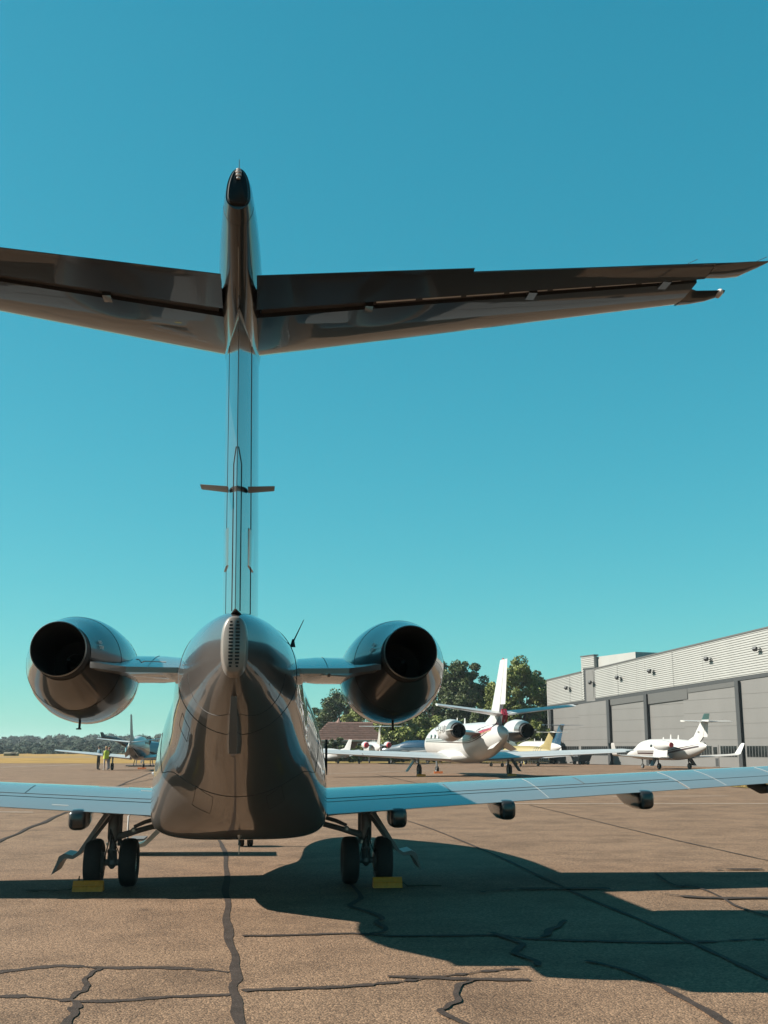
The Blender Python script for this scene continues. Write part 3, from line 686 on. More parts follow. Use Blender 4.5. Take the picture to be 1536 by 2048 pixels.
for sd in (1, -1):
    WS = lambda x: ((sd * x, 1.6 - .235 * (x - 1), 1.20 + .045 * (x - 1)), (sd * x, -1.55 - .02 * (x - 1), 1.05 + .045 * (x - 1)), .17 * (3.1 - .215 * (x - 1)))
    w = M_('wing', panel([WS(x) for x in (.9, 3, 5, 7, 9, 10.3)] + [((sd * 10.75, -1.1, 1.6), (sd * 10.75, -1.75, 1.58), .05)], UZ, 0, .78, 12), WHITE)
    M_('flap', panel([WS(x) for x in (1.15, 3, 5, 6.6)], UZ, .79, 1, 4), WHITE, w)
    M_('aileron', panel([WS(x) for x in (6.65, 8, 10.2)], UZ, .79, 1, 4), WHITE, w)
    M_('leading_edge', panel([((WS(x)[0][0], WS(x)[0][1] + .012, WS(x)[0][2]), WS(x)[1], WS(x)[2] * 1.03) for x in (1.2, 5, 10.2)], UZ, 0, .05, 6), LEADE, w)
    # tailplane with dihedral, set part way up the fin
    TS = lambda x: ((sd * x, -7.9 - .42 * x, 3.62 + .115 * x), (sd * x, -9.65 - .16 * x, 3.54 + .115 * x), .17 * (1.75 - .26 * x))
    t = M_('tailplane', panel([TS(x) for x in (.05, 1.5, 3, 3.9)], UZ, 0, .70, 10), WHITE)
    M_('elevator', panel([TS(x) for x in (.18, 1.5, 3, 3.92)], UZ, .72, 1, 4), WHITE, t)
    # engine
    nx, nz, ny = sd * 2.02, 2.72, -5.4
    e = M_('engine_nacelle', lathe([(ny - 1.45, .42), (ny - 1.1, .52), (ny - .4, .63), (ny + .4, .66), (ny + 1.2, .60), (ny + 1.55, .50), (ny + 1.6, .45), (ny + 1.4, .42)], 'Y', (nx, 0, nz), 36, False), WHITE, sm=60)
    M_('exhaust_nozzle', lathe([(ny - 1.44, .42), (ny - 1.85, .39), (ny - 1.85, .36), (ny - 1.0, .34), (ny - .95, .05)], 'Y', (nx, 0, nz - .03), 30, False), BLACKM, e, 60)
    M_('reverser_sleeve', lathe([(ny - 1.55, .448), (ny - 1.15, .53), (ny - .95, .56)], 'Y', (nx, 0, nz), 36, False), BAREM, e, 60)
    M_('fan_face', lathe([(ny + 1.35, .44), (ny + 1.36, .1), (ny + 1.6, .01)], 'Y', (nx, 0, nz), 24), DARKGAP, e)
    M_('strake', loft([foil((nx + sd * .45, ny - .9, nz - .0), (nx + sd * .4, ny - 2.05, nz + .02), .16, UZ), foil((nx + sd * .62, ny - 1.1, nz), (nx + sd * .5, ny - 2.0, nz + .02), .06, UZ)]), WHITE, e)
    M_('pylon', loft([foil((sd * .6, -4.4, 2.62), (sd * .6, -7.0, 2.56), .30, UZ), foil((sd * 1.6, -4.4, 2.66), (sd * 1.6, -7.1, 2.62), .26, UZ)]), WHITE)
    bg_gear(cit, sd * 2.9, -.35, .36, 1.15, .22, .25)
    for dz, r, m in ((0, .03, STRIPE_D), (.11, .025, STRIPE_D), (.20, .018, STRIPE_D)):
        lines_on_fus(cit, CT, lambda y, dz=dz: 2.05 + dz + .012 * (y + 2) + (.0 if y > -4.5 else .055 * (y + 4.5) ** 2), m, r, np.linspace(-8.2, 6.4, 40), sd)
    for dz, r, m in ((.42, .10, STRIPE_D), (.24, .07, STRIPE_R), (.12, .035, STRIPE_G)):
        lines_on_fus(cit, CT, lambda y, dz=dz: 2.12 + dz * min(1, max(0, (-5.2 - y) / 1.2)) + .16 * (-5.4 - y), m, r * 1.15, np.linspace(-8.3, -5.4, 16), sd)
    for k in range(6):
        y = 4.6 - 1.15 * k; q = interp(CT, y)
        M_('window', lathe([(-.02, .02), (0, .20), (.02, .17)], 'X', (sd * q[2] * .975, y, 2.42), 16), GLASSD, cf)
M_('ventral_strake', loft([foil((-.05, -7.2, 2.0), (-.05, -9.1, 2.2), .1, UX), foil((-.6, -8.0, 1.62), (-.6, -9.2, 1.72), .05, UX)]), WHITE)
M_('ventral_strake', loft([foil((.05, -7.2, 2.0), (.05, -9.1, 2.2), .1, UX), foil((.75, -8.0, 1.55), (.75, -9.3, 1.65), .05, UX)]), WHITE)
CF = [((0, -4.9, 2.95), (0, -9.3, 2.95), .42), ((0, -6.8, 3.5), (0, -9.55, 3.5), .36), ((0, -7.3, 4.1), (0, -9.75, 4.1), .33), ((0, -9.0, 6.55), (0, -10.35, 6.55), .16)]
fn = M_('fin', panel(CF, UX, 0, .70, 12), WHITE)
M_('rudder', panel([CF[2], CF[3]], UX, .72, 1, 5), WHITE, fn)
M_('rudder', panel([CF[0], CF[1]], UX, .72, .95, 5), STRIPE_D, fn)
M_('beacon', lathe([(0, .05), (.06, .05), (.1, .01)], 'Z', (0, -9.5, 6.55), 10), RED, fn)
def dia(yc, zc, a, b, side):
    return prism([(yc - a, zc - b * .5), (yc + a * .6, zc - b * .1), (yc + a, zc + b), (yc - a * .6, zc + b * .6)], 'X', side * .10, side * .165)
for sd in (1, -1):
    M_('red_diamond', prism([(-9.50, 3.10), (-9.22, 3.45), (-9.42, 3.85), (-9.70, 3.5)], 'X', *sorted((sd * .02, sd * .15))), STRIPE_R, fn, 0)
M_('nose_gear', join(tube([(0, 7.6, 1.2), (0, 7.4, .25)], .06, 8), tube([(-.14, 7.4, .25), (.14, 7.4, .25)], .03, 8)), GEARM)
wheel(cit, .0, 7.4, .25, .2, 'nose_wheel', off=None)
for x, y, h in ((-.1, 1.0, .42), (.0, -.6, .36), (0, 3.4, .3)):
    M_('roof_aerial', panel([((x, y + .2, 3.2), (x, y - .15, 3.2), .05), ((x, y + .06, 3.2 + h), (x, y - .14, 3.2 + h), .02)], UX, 0, 1, 5), WHITE, cf)
tv = text_vf('CS-LUJ', .50, .004)
ux = Vector((-1, 0, 0)); 
c = Vector((-2.02 - .60, -5.55, 2.80)); nrm = Vector((-.97, -.16, .2)).normalized(); ax = Vector((0, 0, 1)).cross(nrm).normalized(); ay = nrm.cross(ax)
M_('registration', xf(tv, Matrix.Translation(c + nrm * .12) @ Matrix((ax, ay, nrm)).transposed().to_4x4()), DARKGAP, None, 0)
cm = Matrix.Translation(c0) @ Matrix.Rotation(R(4), 4, 'Z')
for x, y, lb in ((-2.9, -.9, 'yellow chock at the sunlit main wheel of the red-diamond jet'), (2.9, -.9, 'yellow chock at the shaded main wheel of the red-diamond jet')):
    ch = thing('wheel_chock', lb, 'chock', cm @ Vector((x, y, 0)), R(4))
    mesh_ob('block', prism([(-.1, 0), (.1, 0), (.03, .14), (-.03, .14)], 'X', -.28, .28), YELLOW, ch, 0)
tag(mesh_ob('wheel_chock', xf(prism([(-.1, 0), (.1, 0), (.03, .14), (-.03, .14)], 'X', -.3, .3), Matrix.Translation((0, 0, 0))), ORANGE, None, 0), 'orange chock at the nose wheel of the white jet with red diamond', 'chock').location = cm @ Vector((0, 7.0, 0))

# ------------------------------------------------------------------ white jet with engines above its wings, by the hangar doors
hl = gnd(1350, 1538.5)
hon = thing('light_jet', 'white light jet with engines above the wings and upturned wingtips by hangar doors', 'jet', hl, R(13))
H_ = lambda nm, vf, m, p=None, sm=35: mesh_ob(nm, vf, m, p or hon, sm)
HT = [(-4.6, 1.75, 1.95, .06), (-4.0, 1.45, 2.15, .25), (-2.8, 1.05, 2.28, .52), (-1.4, .80, 2.38, .72), (0, .72, 2.45, .80), (3.0, .72, 2.45, .80), (4.4, .74, 2.3, .74), (5.6, .8, 1.75, .55), (6.8, .95, 1.35, .28), (7.3, 1.08, 1.18, .05)]
hf = H_('fuselage', fus_mesh(HT, 30, 50), WHITE)
for sd in (1, -1):
    HW = lambda x: ((sd * x, 1.1 - .13 * (x - .7), .92 + .05 * (x - .7)), (sd * x, -.75 - .02 * (x - .7), .88 + .05 * (x - .7)), .13 * (1.85 - .17 * (x - .7)))
    w = H_('wing', panel([HW(x) for x in (.5, 2, 4, 5.5)] + [((sd * 5.85, -.05, 1.25), (sd * 5.85, -.85, 1.22), .07), ((sd * 6.15, -.45, 1.95), (sd * 6.15, -1.0, 1.95), .05), ((sd * 6.2, -.6, 2.1), (sd * 6.2, -1.02, 2.1), .02)], UZ, 0, 1, 10), WHITE)
    H_('polished_edge', panel([((q[0][0], q[0][1] + .012, q[0][2]), q[1], q[2] * 1.04) for q in (HW(.9), HW(5.4))], UZ, 0, .06, 5), LEADE, w)
    px, py, pz_ = sd * 1.55, -1.0, 1.95
    H_('engine_pylon', panel([((px, .75, 1.0), (px, -1.3, 1.0), .26), ((px, .55, 1.6), (px, -1.45, 1.6), .22)], UX, 0, 1, 10), WHITE)
    e = H_('engine_nacelle', lathe([(py - 1.0, .20), (py - .6, .30), (py + .1, .39), (py + .8, .38), (py + 1.2, .30), (py + 1.22, .27)], 'Y', (px, 0, pz_), 30, False), WHITE, None, 60)
    H_('exhaust_nozzle', lathe([(py - 1.0, .195), (py - 1.03, .185), (py - .8, .16), (py - .7, .02)], 'Y', (px, 0, pz_), 24, False), BLACKM, e)
    H_('intake_cover', lathe([(py + 1.1, .28), (py + 1.25, .25)], 'Y', (px, 0, pz_), 24), RED, e)
    if sd < 0: H_('exhaust_cover', lathe([(py - 1.06, .13), (py - 1.05, .2), (py - .98, .2)], 'Y', (px, 0, pz_), 24), RED, e)
    H_('tailplane', panel([((sd * .05, -3.9, 3.78), (sd * .05, -5.0, 3.74), .17), ((sd * 2.2, -4.4, 3.80), (sd * 2.2, -5.1, 3.76), .12)], UZ, 0, 1, 8), WHITE)
    bg_gear(hon, sd * 1.45, .05, .25, .95, .16, .15)
    for dz, r in ((0, .07), (.17, .035)):
        lines_on_fus(hon, HT, lambda y, dz=dz: 1.28 + dz - .0 + .16 * max(0, -y - .0) * .9, STRIPE_D, r, np.linspace(-3.9, 4.5, 30), sd)
    for k in range(3): H_('window', lathe([(-.02, .02), (0, .17), (.02, .14)], 'X', (sd * .77, 2.2 - .9 * k, 1.85), 14), GLASSD, hf)
HF = [((0, -1.9, 2.25), (0, -4.3, 2.0), .22), ((0, -2.9, 2.6), (0, -4.75, 2.55), .2), ((0, -3.9, 3.7), (0, -4.95, 3.7), .14), ((0, -4.25, 4.05), (0, -5.15, 4.05), .10)]
fn = H_('fin', panel(HF[:3], UX, 0, .72, 10), WHITE); H_('rudder', panel([HF[1], HF[2]], UX, .74, 1, 4), WHITE, fn)
H_('fin_cap', panel([HF[2], ((0, -4.1, 3.9), (0, -5.05, 3.9), .12)], UX, 0, 1, 8), WHITE, fn)
H_('fin_tip', panel([((0, -4.1, 3.902), (0, -5.05, 3.902), .12), ((0, -4.45, 4.38), (0, -5.2, 4.38), .08)], UX, 0, 1, 8), mat('green_tip', (.02, .05, .045), .35), fn)
M2 = Matrix.Translation((-.125, -3.72, 2.95)) @ Matrix(((0, 0, -1), (-1, 0, 0), (0, 1, 0))).to_4x4()
H_('fin_emblem', xf(text_vf('AB', .2, .003), M2), DARKGAP, fn, 0)
for y, h in ((-.7, .35), (.4, .4), (1.5, .2)):
    H_('roof_aerial', panel([((0, y + .12, 2.4), (0, y - .1, 2.4), .05), ((0, y + .02, 2.4 + h), (0, y - .1, 2.4 + h), .03)], UX, 0, 1, 5), WHITE, hf)
bg_gear(hon, 0, 4.9, .2, .8, .14, 0, 'nose_gear', False)

# ------------------------------------------------------------------ generic small T-tail jet / prop plane in the background
def small_jet(name, label, loc, rz, paint, fin_m, stab_m, sc=1.0, cover=None, engine=True, straps=False):
    t = thing(name, label, 'jet', loc, rz); t.scale = (sc, sc, sc)
    T_ = lambda nm, vf, m, p=None, sm=35: mesh_ob(nm, vf, m, p or t, sm)
    TT = [(-4.9, 1.72, 1.88, .05), (-4.2, 1.42, 2.1, .26), (-2.8, 1.02, 2.3, .55), (-1.2, .78, 2.42, .76), (0, .74, 2.45, .80), (2.6, .74, 2.45, .80), (4, .78, 2.2, .70), (5.2, .9, 1.7, .42), (6.1, 1.1, 1.3, .06)]
    f = T_('fuselage', fus_mesh(TT, 26, 40), paint)
    for sd in (1, -1):
        T_('wing', panel([((sd * .6, .9, .92), (sd * .6, -1.0, .88), .24), ((sd * 6.0, -.1, 1.22), (sd * 6.0, -.95, 1.2), .09)], UZ, 0, 1, 8), WHITE)
        T_('tailplane', panel([((sd * .04, -4.6, 4.02), (sd * .04, -5.7, 4.0), .12), ((sd * 2.3, -5.1, 4.04), (sd * 2.3, -5.75, 4.02), .06)], UZ, 0, 1, 8), stab_m)
        if engine:
            e = T_('engine_nacelle', lathe([(-3.3, .22), (-2.9, .32), (-2.2, .40), (-1.5, .38), (-1.2, .30)], 'Y', (sd * 1.25, 0, 2.05), 24), WHITE, None, 60)
            T_('exhaust_cover', lathe([(-3.42, .16), (-3.40, .25), (-3.25, .27), (-3.05, .30)], 'Y', (sd * 1.25, 0, 2.05), 24), cover or BLACKM, e)
            T_('pylon', panel([((sd * .5, -1.6, 2.0), (sd * .5, -3.0, 1.98), .2), ((sd * 1.1, -1.6, 2.05), (sd * 1.1, -3.0, 2.02), .18)], UZ, 0, 1, 8), paint)
        bg_gear(t, sd * 1.7, -.1, .26, .95, .18, .1, door=False)
    fn = T_('fin', panel([((0, -2.2, 2.2), (0, -4.7, 1.9), .26), ((0, -3.5, 2.7), (0, -4.95, 2.7), .2), ((0, -4.55, 4.0), (0, -5.6, 4.0), .13)], UX, 0, 1, 10), fin_m)
    T_('fin_bullet', lathe([(-5.85, .02), (-5.5, .09), (-4.9, .1), (-4.5, .02)], 'Y', (0, 0, 4.02), 14), stab_m, fn, 60)
    T_('ventral_fin', panel([((0, -3.6, 1.4), (0, -4.9, 1.7), .08), ((0, -4.3, 1.15), (0, -5.0, 1.2), .05)], UX, 0, 1, 6), paint)
    bg_gear(t, 0, 4.1, .2, .85, .14, 0, 'nose_gear', False)
    for y, h in ((-.6, .3), (1.0, .3)):
        T_('roof_aerial', panel([((0, y + .1, 2.4), (0, y - .1, 2.4), .04), ((0, y, 2.4 + h), (0, y - .1, 2.4 + h), .02)], UX, 0, 1, 5), WHITE, f)
    if straps:
        for y in (-3.3, -2.9, -2.55, -2.2):
            q = interp(TT, y); T_('cover_strap', closed_tube([(( q[2] + .012) * math.cos(a), y, (q[0] + q[1]) / 2 + ((q[1] - q[0]) / 2 + .012) * math.sin(a)) for a in [2 * math.pi * k / 30 for k in range(30)]], .03), BLUEM, f)
    return t
p = gnd(748, 1527.5); small_jet('light_jet', 'small white T-tail jet with red engine covers in front of brick house', (p[0], p[1], 0), R(2), WHITE, WHITE2, WHITE2, .98, RED)
YEL = mat('yellow_cover', (.22, .17, .055), .6, var=.12, scale=3)
p = at_y(1085, 1495, 108); small_jet('light_jet', 'T-tail jet with strapped yellow cover over its rear fuselage beside hangar corner', (p.x - 1.6, 108, 0), R(24), YEL, YEL, WHITE2, .78, None, False, True)
p = at_y(1118, 1495, 121); small_jet('light_jet', 'navy blue T-tail jet parked behind the yellow covered jet', (p.x - 2.2, 121, 0), R(14), WHITE, BLUEM, BLUEM, 1.0, None, False)
p = at_y(1012, 1495, 102); b4 = small_jet('light_jet', 'white jet with dark blue slanted stripes between red-diamond jet and yellow cover', (p.x, 106, 0), R(-72), WHITE, BLUEM, WHITE, .62, BLUEM, False)

def light_plane(label, loc, rz, top, bottom, sc=1.0, canopy=None, low_tail=True, name='propeller_plane'):
    t = thing(name, label, 'airplane', loc, rz); t.scale = (sc, sc, sc)
    T_ = lambda nm, vf, m, p=None, sm=35: mesh_ob(nm, vf, m, p or t, sm)
    TT = [(-5.0, 1.85, 2.05, .05), (-4.2, 1.55, 2.2, .2), (-2.8, 1.12, 2.4, .45), (-1.2, .85, 2.58, .64), (0, .78, 2.66, .68), (2, .78, 2.62, .67), (3.2, .85, 2.3, .58), (4.8, 1.05, 2.0, .42), (5.5, 1.25, 1.75, .24)]
    f = T_('fuselage', fus_mesh(TT, 26, 40), top)
    T_('belly_panel', loft([sq_ring(y, zb - .015, zt, zb + (zt - zb) * .9, hw, 2, 2, 24) for y, zb, zt, hw in ((-4.6, 1.68, 1.9, .12), (-3.6, 1.33, 1.85, .33), (-2.4, 1.01, 1.85, .53), (-1.2, .835, 1.75, .67), (0, .76, 1.6, .70), (2, .76, 1.5, .69))]), bottom, f)
    for sd in (1, -1):
        w = T_('wing', panel([((sd * .55, 1.3, .98), (sd * .55, -.75, .92), .36), ((sd * 6.2, .55, 1.52), (sd * 6.2, -.55, 1.48), .12), ((sd * 6.45, .3, 1.56), (sd * 6.45, -.5, 1.53), .05)], UZ, 0, 1, 10), WHITE)
        T_('tailplane', panel([((sd * .1, -4.0, 2.18), (sd * .1, -5.3, 2.14), .12), ((sd * 2.45, -4.5, 2.42), (sd * 2.45, -5.35, 2.40), .07)], UZ, 0, 1, 8), WHITE)
        T_('ventral_strake', panel([((sd * .12, -2.6, 1.35), (sd * .12, -4.6, 1.75), .05), ((sd * .5, -3.4, 1.0), (sd * .42, -4.5, 1.35), .03)], (1, 0, .5), 0, 1, 6), WHITE)
        bg_gear(t, sd * 1.95, .0, .28, 1.0, .2, .1, door=False)
        for k in range(4): T_('window', lathe([(-.02, .02), (0, .2), (.02, .16)], 'X', (sd * .62, 2.0 - .75 * k, 2.08), 12), GLASSD, f)
    fn = T_('fin', panel([((0, -2.0, 2.35), (0, -4.9, 2.0), .16), ((0, -3.6, 2.7), (0, -5.1, 2.7), .15), ((0, -4.7, 4.2), (0, -5.5, 4.2), .09)], UX, 0, 1, 10), top)
    T_('propeller', join(*[xf(panel([((.0, 5.62, .1), (.0, 5.5, .1), .05), ((.12, 5.66, .6), (-.08, 5.5, .6), .05), ((.1, 5.62, 1.1), (-.08, 5.52, 1.1), .02)], UX, 0, 1, 5), Matrix.Translation((0, 0, 1.5)) @ Matrix.Rotation(a, 4, 'Y')) for a in (R(20), R(110), R(200), R(290))]), DARKGAP, f)
    T_('spinner', lathe([(5.35, .25), (5.6, .2), (5.85, .02)], 'Y', (0, 0, 1.5), 16), LEADE, f)
    bg_gear(t, 0, 4.2, .24, 1.0, .16, 0, 'nose_gear', False)
    if canopy:
        T_('canopy_cover', loft([sq_ring(y, 1.7, zt, 1.9, hw, 2, 2, 20) for y, zt, hw in ((-2.0, 2.45, .46), (-1.2, 2.72, .66), (.5, 2.80, .72), (2.0, 2.74, .70), (2.7, 2.5, .6))]), canopy, f)
    return t
p = gnd(274, 1540)
tbm = light_plane('white low wing propeller plane with belly painted dark as shade beside standing people', (p[0], p[1], 0), R(-1), WHITE, mat('belly_shade', (.012, .02, .03), .35, 0, .4))  # shade under the rear fuselage put into the belly colour
tag(mesh_ob('wheel_chock', prism([(-.09, 0), (.09, 0), (.03, .13), (-.03, .13)], 'X', -.35, .35), ORANGE, None, 0), 'orange chock at the nose wheel of the propeller plane', 'chock').location = (p[0], p[1] + 3.8, 0)
p = gnd(664, 1527.3); light_plane('tiny white propeller plane with red fin parked left of the brick house', (p[0] - .2, p[1], 0), R(40), WHITE, WHITE, .62)
p = gnd(845, 1526.6); light_plane('propeller plane with dark blue canopy cover behind the red-diamond jet wing', (p[0], p[1], 0), R(62), mat('grey_blue_paint', (.08, .11, .13), .3, 0, .5), WHITE, .92, BLUEM)

# dark helicopter behind the propeller plane: swept tail boom with upright tip fin
hp = at_y(262, 1495, 110)
hel = thing('helicopter', 'dark helicopter with upswept tail boom behind the white propeller plane', 'helicopter', (hp.x + .9, 110, 0), R(-75))
DKT = mat('dark_teal_paint', (.015, .03, .035), .3, 0, .6)
hb = mesh_ob('cabin', loft([sq_ring(y, zb, zt, (zb + zt) / 2, hw, 2.2, 2.2, 22) for y, zb, zt, hw in ((-1.4, 1.2, 2.1, .3), (-.6, .7, 2.4, .7), (.6, .55, 2.45, .8), (1.8, .6, 2.2, .7), (2.5, .9, 1.6, .3), (2.7, 1.1, 1.3, .05))]), mat('pale_blue_paint', (.12, .3, .36), .3, 0, .5), hel)
mesh_ob('tail_boom', tube([(0, -.9, 1.8), (0, -1.6, 2.15), (0, -2.2, 2.45), (0, -3.0, 2.66), (0, -3.6, 2.72)], [.34, .25, .2, .14, .08], 12), DKT, hel)
mesh_ob('tail_fin', panel([((0, -3.25, 2.4), (0, -3.55, 2.4), .05), ((0, -3.2, 2.72), (0, -3.7, 2.72), .08), ((0, -3.55, 3.15), (0, -3.8, 3.15), .04)], UX, 0, 1, 6), DKT, hel)
mesh_ob('rotor_mast', tube([(0, .2, 2.35), (0, .2, 2.75)], [.2, .06], 10), DKT, hel)
for sx in (-1, 1):
    mesh_ob('landing_skid', join(tube([(sx * .8, -1.2, .06), (sx * .8, 1.6, .06), (sx * .8, 1.9, .2)], .05, 8), tube([(sx * .4, -.4, .8), (sx * .8, -.5, .06)], .04, 8), tube([(sx * .4, 1.0, .8), (sx * .8, 1.1, .06)], .04, 8)), DKT, hel)
for a in (20, 140, 260):
    mesh_ob('rotor_blade', xf(box(-.09, .09, .2, 3.6, 2.70, 2.72), Matrix.Translation((0, .2, 0)) @ Matrix.Rotation(R(a), 4, 'Z')), DKT, hel, 0)

# dark propeller nose at the right edge, in front of the hangar
p = at_y(1545, 1495, 92)
rp = light_plane('dark maroon propeller plane nosing in front of the hangar window', (p.x + 3.6, 92, 0), R(112), mat('maroon_paint', (.03, .012, .014), .35, 0, .5), DARKGAP, .8)

# ================================================================== hangar
HA, HB = onground(1099, 1526.5), onground(1488, 1536.0)
hd = (HB - HA); hd.z = 0; HL0 = hd.length; hd.normalize(); hn = Vector((hd.y, -hd.x, 0))
if hn.y > 0: hn = -hn                      # faces the apron
def hs(x, y):
    d = ray(x, y); t = (HA - _C).dot(hn) / d.dot(hn); P = _C + d * t; return (P - HA).dot(hd), P.z
HLEN = 46.0
M_h = Matrix((( hd.x, -hn.x, 0, HA.x), (hd.y, -hn.y, 0, HA.y), (0, 0, 1, 0), (0, 0, 0, 1)))   # local x along the front, y into the building
hangar = thing('hangar', 'grey hangar with tall sliding doors and ribbed silver fascia', 'hangar', (HA.x, HA.y, 0), 0)
hangar.rotation_euler = (0, 0, math.atan2(hd.y, hd.x))
def HG(nm, vf, m, p=None, sm=0): return mesh_ob(nm, vf, m, p or hangar, sm)
# heights read off the wall plane
r0, r1 = hs(1100, 1361)[1], hs(1530, 1258)[1]; x1_ = hs(1530, 1258)[0]
f0, f1 = hs(1100, 1411)[1], hs(1480, 1353)[1]; xf1 = hs(1480, 1353)[0]
zr = lambda x: r0 + (r1 - r0) * x / x1_
zf_ = lambda x: f0 + (f1 - f0) * x / xf1
CLAD = mat('silver_cladding', (.33, .33, .315), .42, .2, var=.06, scale=.6, stretch=(1, 1, .2))
DOORM = mat('door_grey', (.118, .114, .109), .5, 0, .1, var=.07, scale=.45, stretch=(1, 1, .25))
TRIM = mat('dark_trim', (.02, .022, .024), .5)
GREYP = mat('grey_column', (.06, .06, .058), .5)
HG('wall', box(0.1, HLEN, .45, 30, 0.0, 6.0), DOORM)
HG('roof', loft([[(x, .5, zr(x) - .3), (x, 30, zr(x) - .3), (x, 30, zr(x) - .1), (x, .5, zr(x) - .1)] for x in (0.1, HLEN)]), GREYP)
# ribbed cladding: one folded sheet per bay
def ribbed(x0, x1, zb, zt, y=0.0, n=17):
    rings = []
    for x in (x0, x1):
        b, t = zb(x), zt(x); pts = []
        for k in range(n):
            for u, dy in ((0, 0), (.42, 0), (.5, -.06), (.92, -.06)):
                pts.append((x, y + dy, b + (t - b) * (k + u) / n))
        pts.append((x, y, t)); rings.append(pts + [(x, y + .35, t), (x, y + .35, b)])
    return loft(rings)
xb0, xb1 = hs(1163, 1345)[0], hs(1188, 1311)[0]
xw = hs(1276, 1400)[0]
bays = [(0, xb0), (xb1 + .02, xw), (xw + .02, 19.0), (19.02, 28), (28.02, 37), (37.02, HLEN)]
for a, b in bays: HG('cladding_bay', ribbed(a, b, zf_, zr), CLAD)
zt1 = hs(1189, 1311)[1]
HG('cladding_bay', ribbed(xb0 + .02, xb1, lambda x: hs(1165, 1337)[1], lambda x: zt1 - .02 * (xb1 - x), 0, 6), CLAD)
HG('cladding_bay', ribbed(xb0 + .02, xb0 + .42, zf_, lambda x: hs(1165, 1337)[1], 0, 13), CLAD)
HG('roof_block', box(xb0 + .05, xb1 + 7.0, .4, 9.0, zr(0) - 1, zt1 - .12), CLAD)
HG('roof_block_side', xf(ribbed(0, 9, lambda x: zr(xb1) - .2, lambda x: zt1 - .12 - .14 * x, 0, 5), Matrix.Translation((xb1 + .0, .45, 0)) @ Matrix.Rotation(R(30), 4, 'Z')), CLAD)
HG('slot_recess', box(xb0 + .44, xb1 - .02, .02, .4, zf_(xb0) - .15, hs(1165, 1336)[1]), TRIM)
HG('slot_panel', box(xb0 + .85, xb1 - .05, -.03, .018, zf_(xb0) - .15, hs(1175, 1340)[1]), DOORM)
for a, b in ((0, xb0), (xb1, HLEN)):
    HG('parapet_cap', loft([[(x, -.12, zr(x)), (x, .5, zr(x)), (x, .5, zr(x) + .14), (x, -.12, zr(x) + .14)] for x in (a, b)]), GREYP)
HG('parapet_cap', loft([[(x, -.12, zt1), (x, .5, zt1), (x, .5, zt1 + .12), (x, -.12, zt1 + .12)] for x in (xb0, xb1 + .1)]), GREYP)
HG('door_track', loft([[(x, -.02, zf_(x) - .34), (x, .4, zf_(x) - .34), (x, .4, zf_(x) - .03), (x, -.02, zf_(x) - .03)] for x in (0, HLEN)]), TRIM)
cols = [hs(1104, 1480)[0], hs(1221, 1480)[0], hs(1297, 1480)[0], hs(1483, 1480)[0]]
dx = cols[3] - cols[2]; cols += [cols[3] + dx, cols[3] + 2 * dx]
for k, x in enumerate(cols):
    HG('door_column', box(x - .24, x + .24, -.22, .3, .0, zf_(x) - .36), TRIM)
    HG('column_flange', box(x - .30, x - .243, -.16, .28, .0, zf_(x) - .37), mat('flange', (.12, .12, .115), .5))
WINF = mat('window_frame', (.10, .10, .095), .5)
def door_leaf(x0, x1, y, wins, nseam=5, zt=None):
    d = HG('door_leaf', loft([[(x, y, .02), (x, y + .12, .02), (x, y + .12, (zt or zf_(x)) - .36), (x, y, (zt or zf_(x)) - .36)] for x in (x0, x1)]), DOORM)
    h = zf_((x0 + x1) / 2) - .4
    for k in range(1, nseam):
        z = h * k / nseam
        HG('door_seam', box(x0 + .02, x1 - .02, y - .012, y - .002, z - .015, z + .015), mat('seam_line', (.07, .066, .062), .6), d)
    for (a, b) in wins:
        z0, z1 = .95, 1.88
        HG('window_surround', box(a - .04, b + .04, y - .016, y - .002, z0 - .05, z1 + .05), WINF, d)
        n = max(1, int((b - a) / .36)); w = (b - a) / n
        for k in range(n):
            HG('pane', box(a + k * w + .025, a + (k + 1) * w - .025, y - .028, y - .018, z0, z1), GLASSD, d)
            HG('glazing_bar', box(a + (k + 1) * w - .02, a + (k + 1) * w + .02, y - .034, y - .0175, z0, z1), WINF, d) if k < n - 1 else None
for k in range(len(cols) - 1):
    a, b = cols[k] + .26, cols[k + 1] - .26; m = (a + b) / 2
    if k == 0:
        xm = hs(1158, 1450)[0]
        door_leaf(a, xm - .03, .06, [(a + .3, xm - .3)]); door_leaf(xm + .03, b, .0, [(xm + .3, b - .3)])
    elif k == 1: door_leaf(a, b, .05, [(a + .35, b - .25)], 6)
    elif k == 2:
        ma = a + (b - a) * .42; mb = hs(1430, 1480)[0]
        door_leaf(a, ma, .08, [(a + .3, ma - .3)], 6); door_leaf(ma + .03, b, .0, [(ma + .5, mb - .5), (mb + .7, b - .4)], 6)
        HG('wicket_door', box(mb - .42, mb + .42, -.035, -.003, .05, 2.0), DOORM); HG('wicket_pane', box(mb - .28, mb + .28, -.045, -.0365, 1.0, 1.8), GLASSD); HG('wicket_panel', box(mb - .05, mb + .36, -.045, -.0365, .1, .8), TRIM)
    else: door_leaf(a, m - .02, .05, [(a + .3, m - .3)], 6); door_leaf(m + .02, b, .0, [(m + .3, b - .3)], 6)
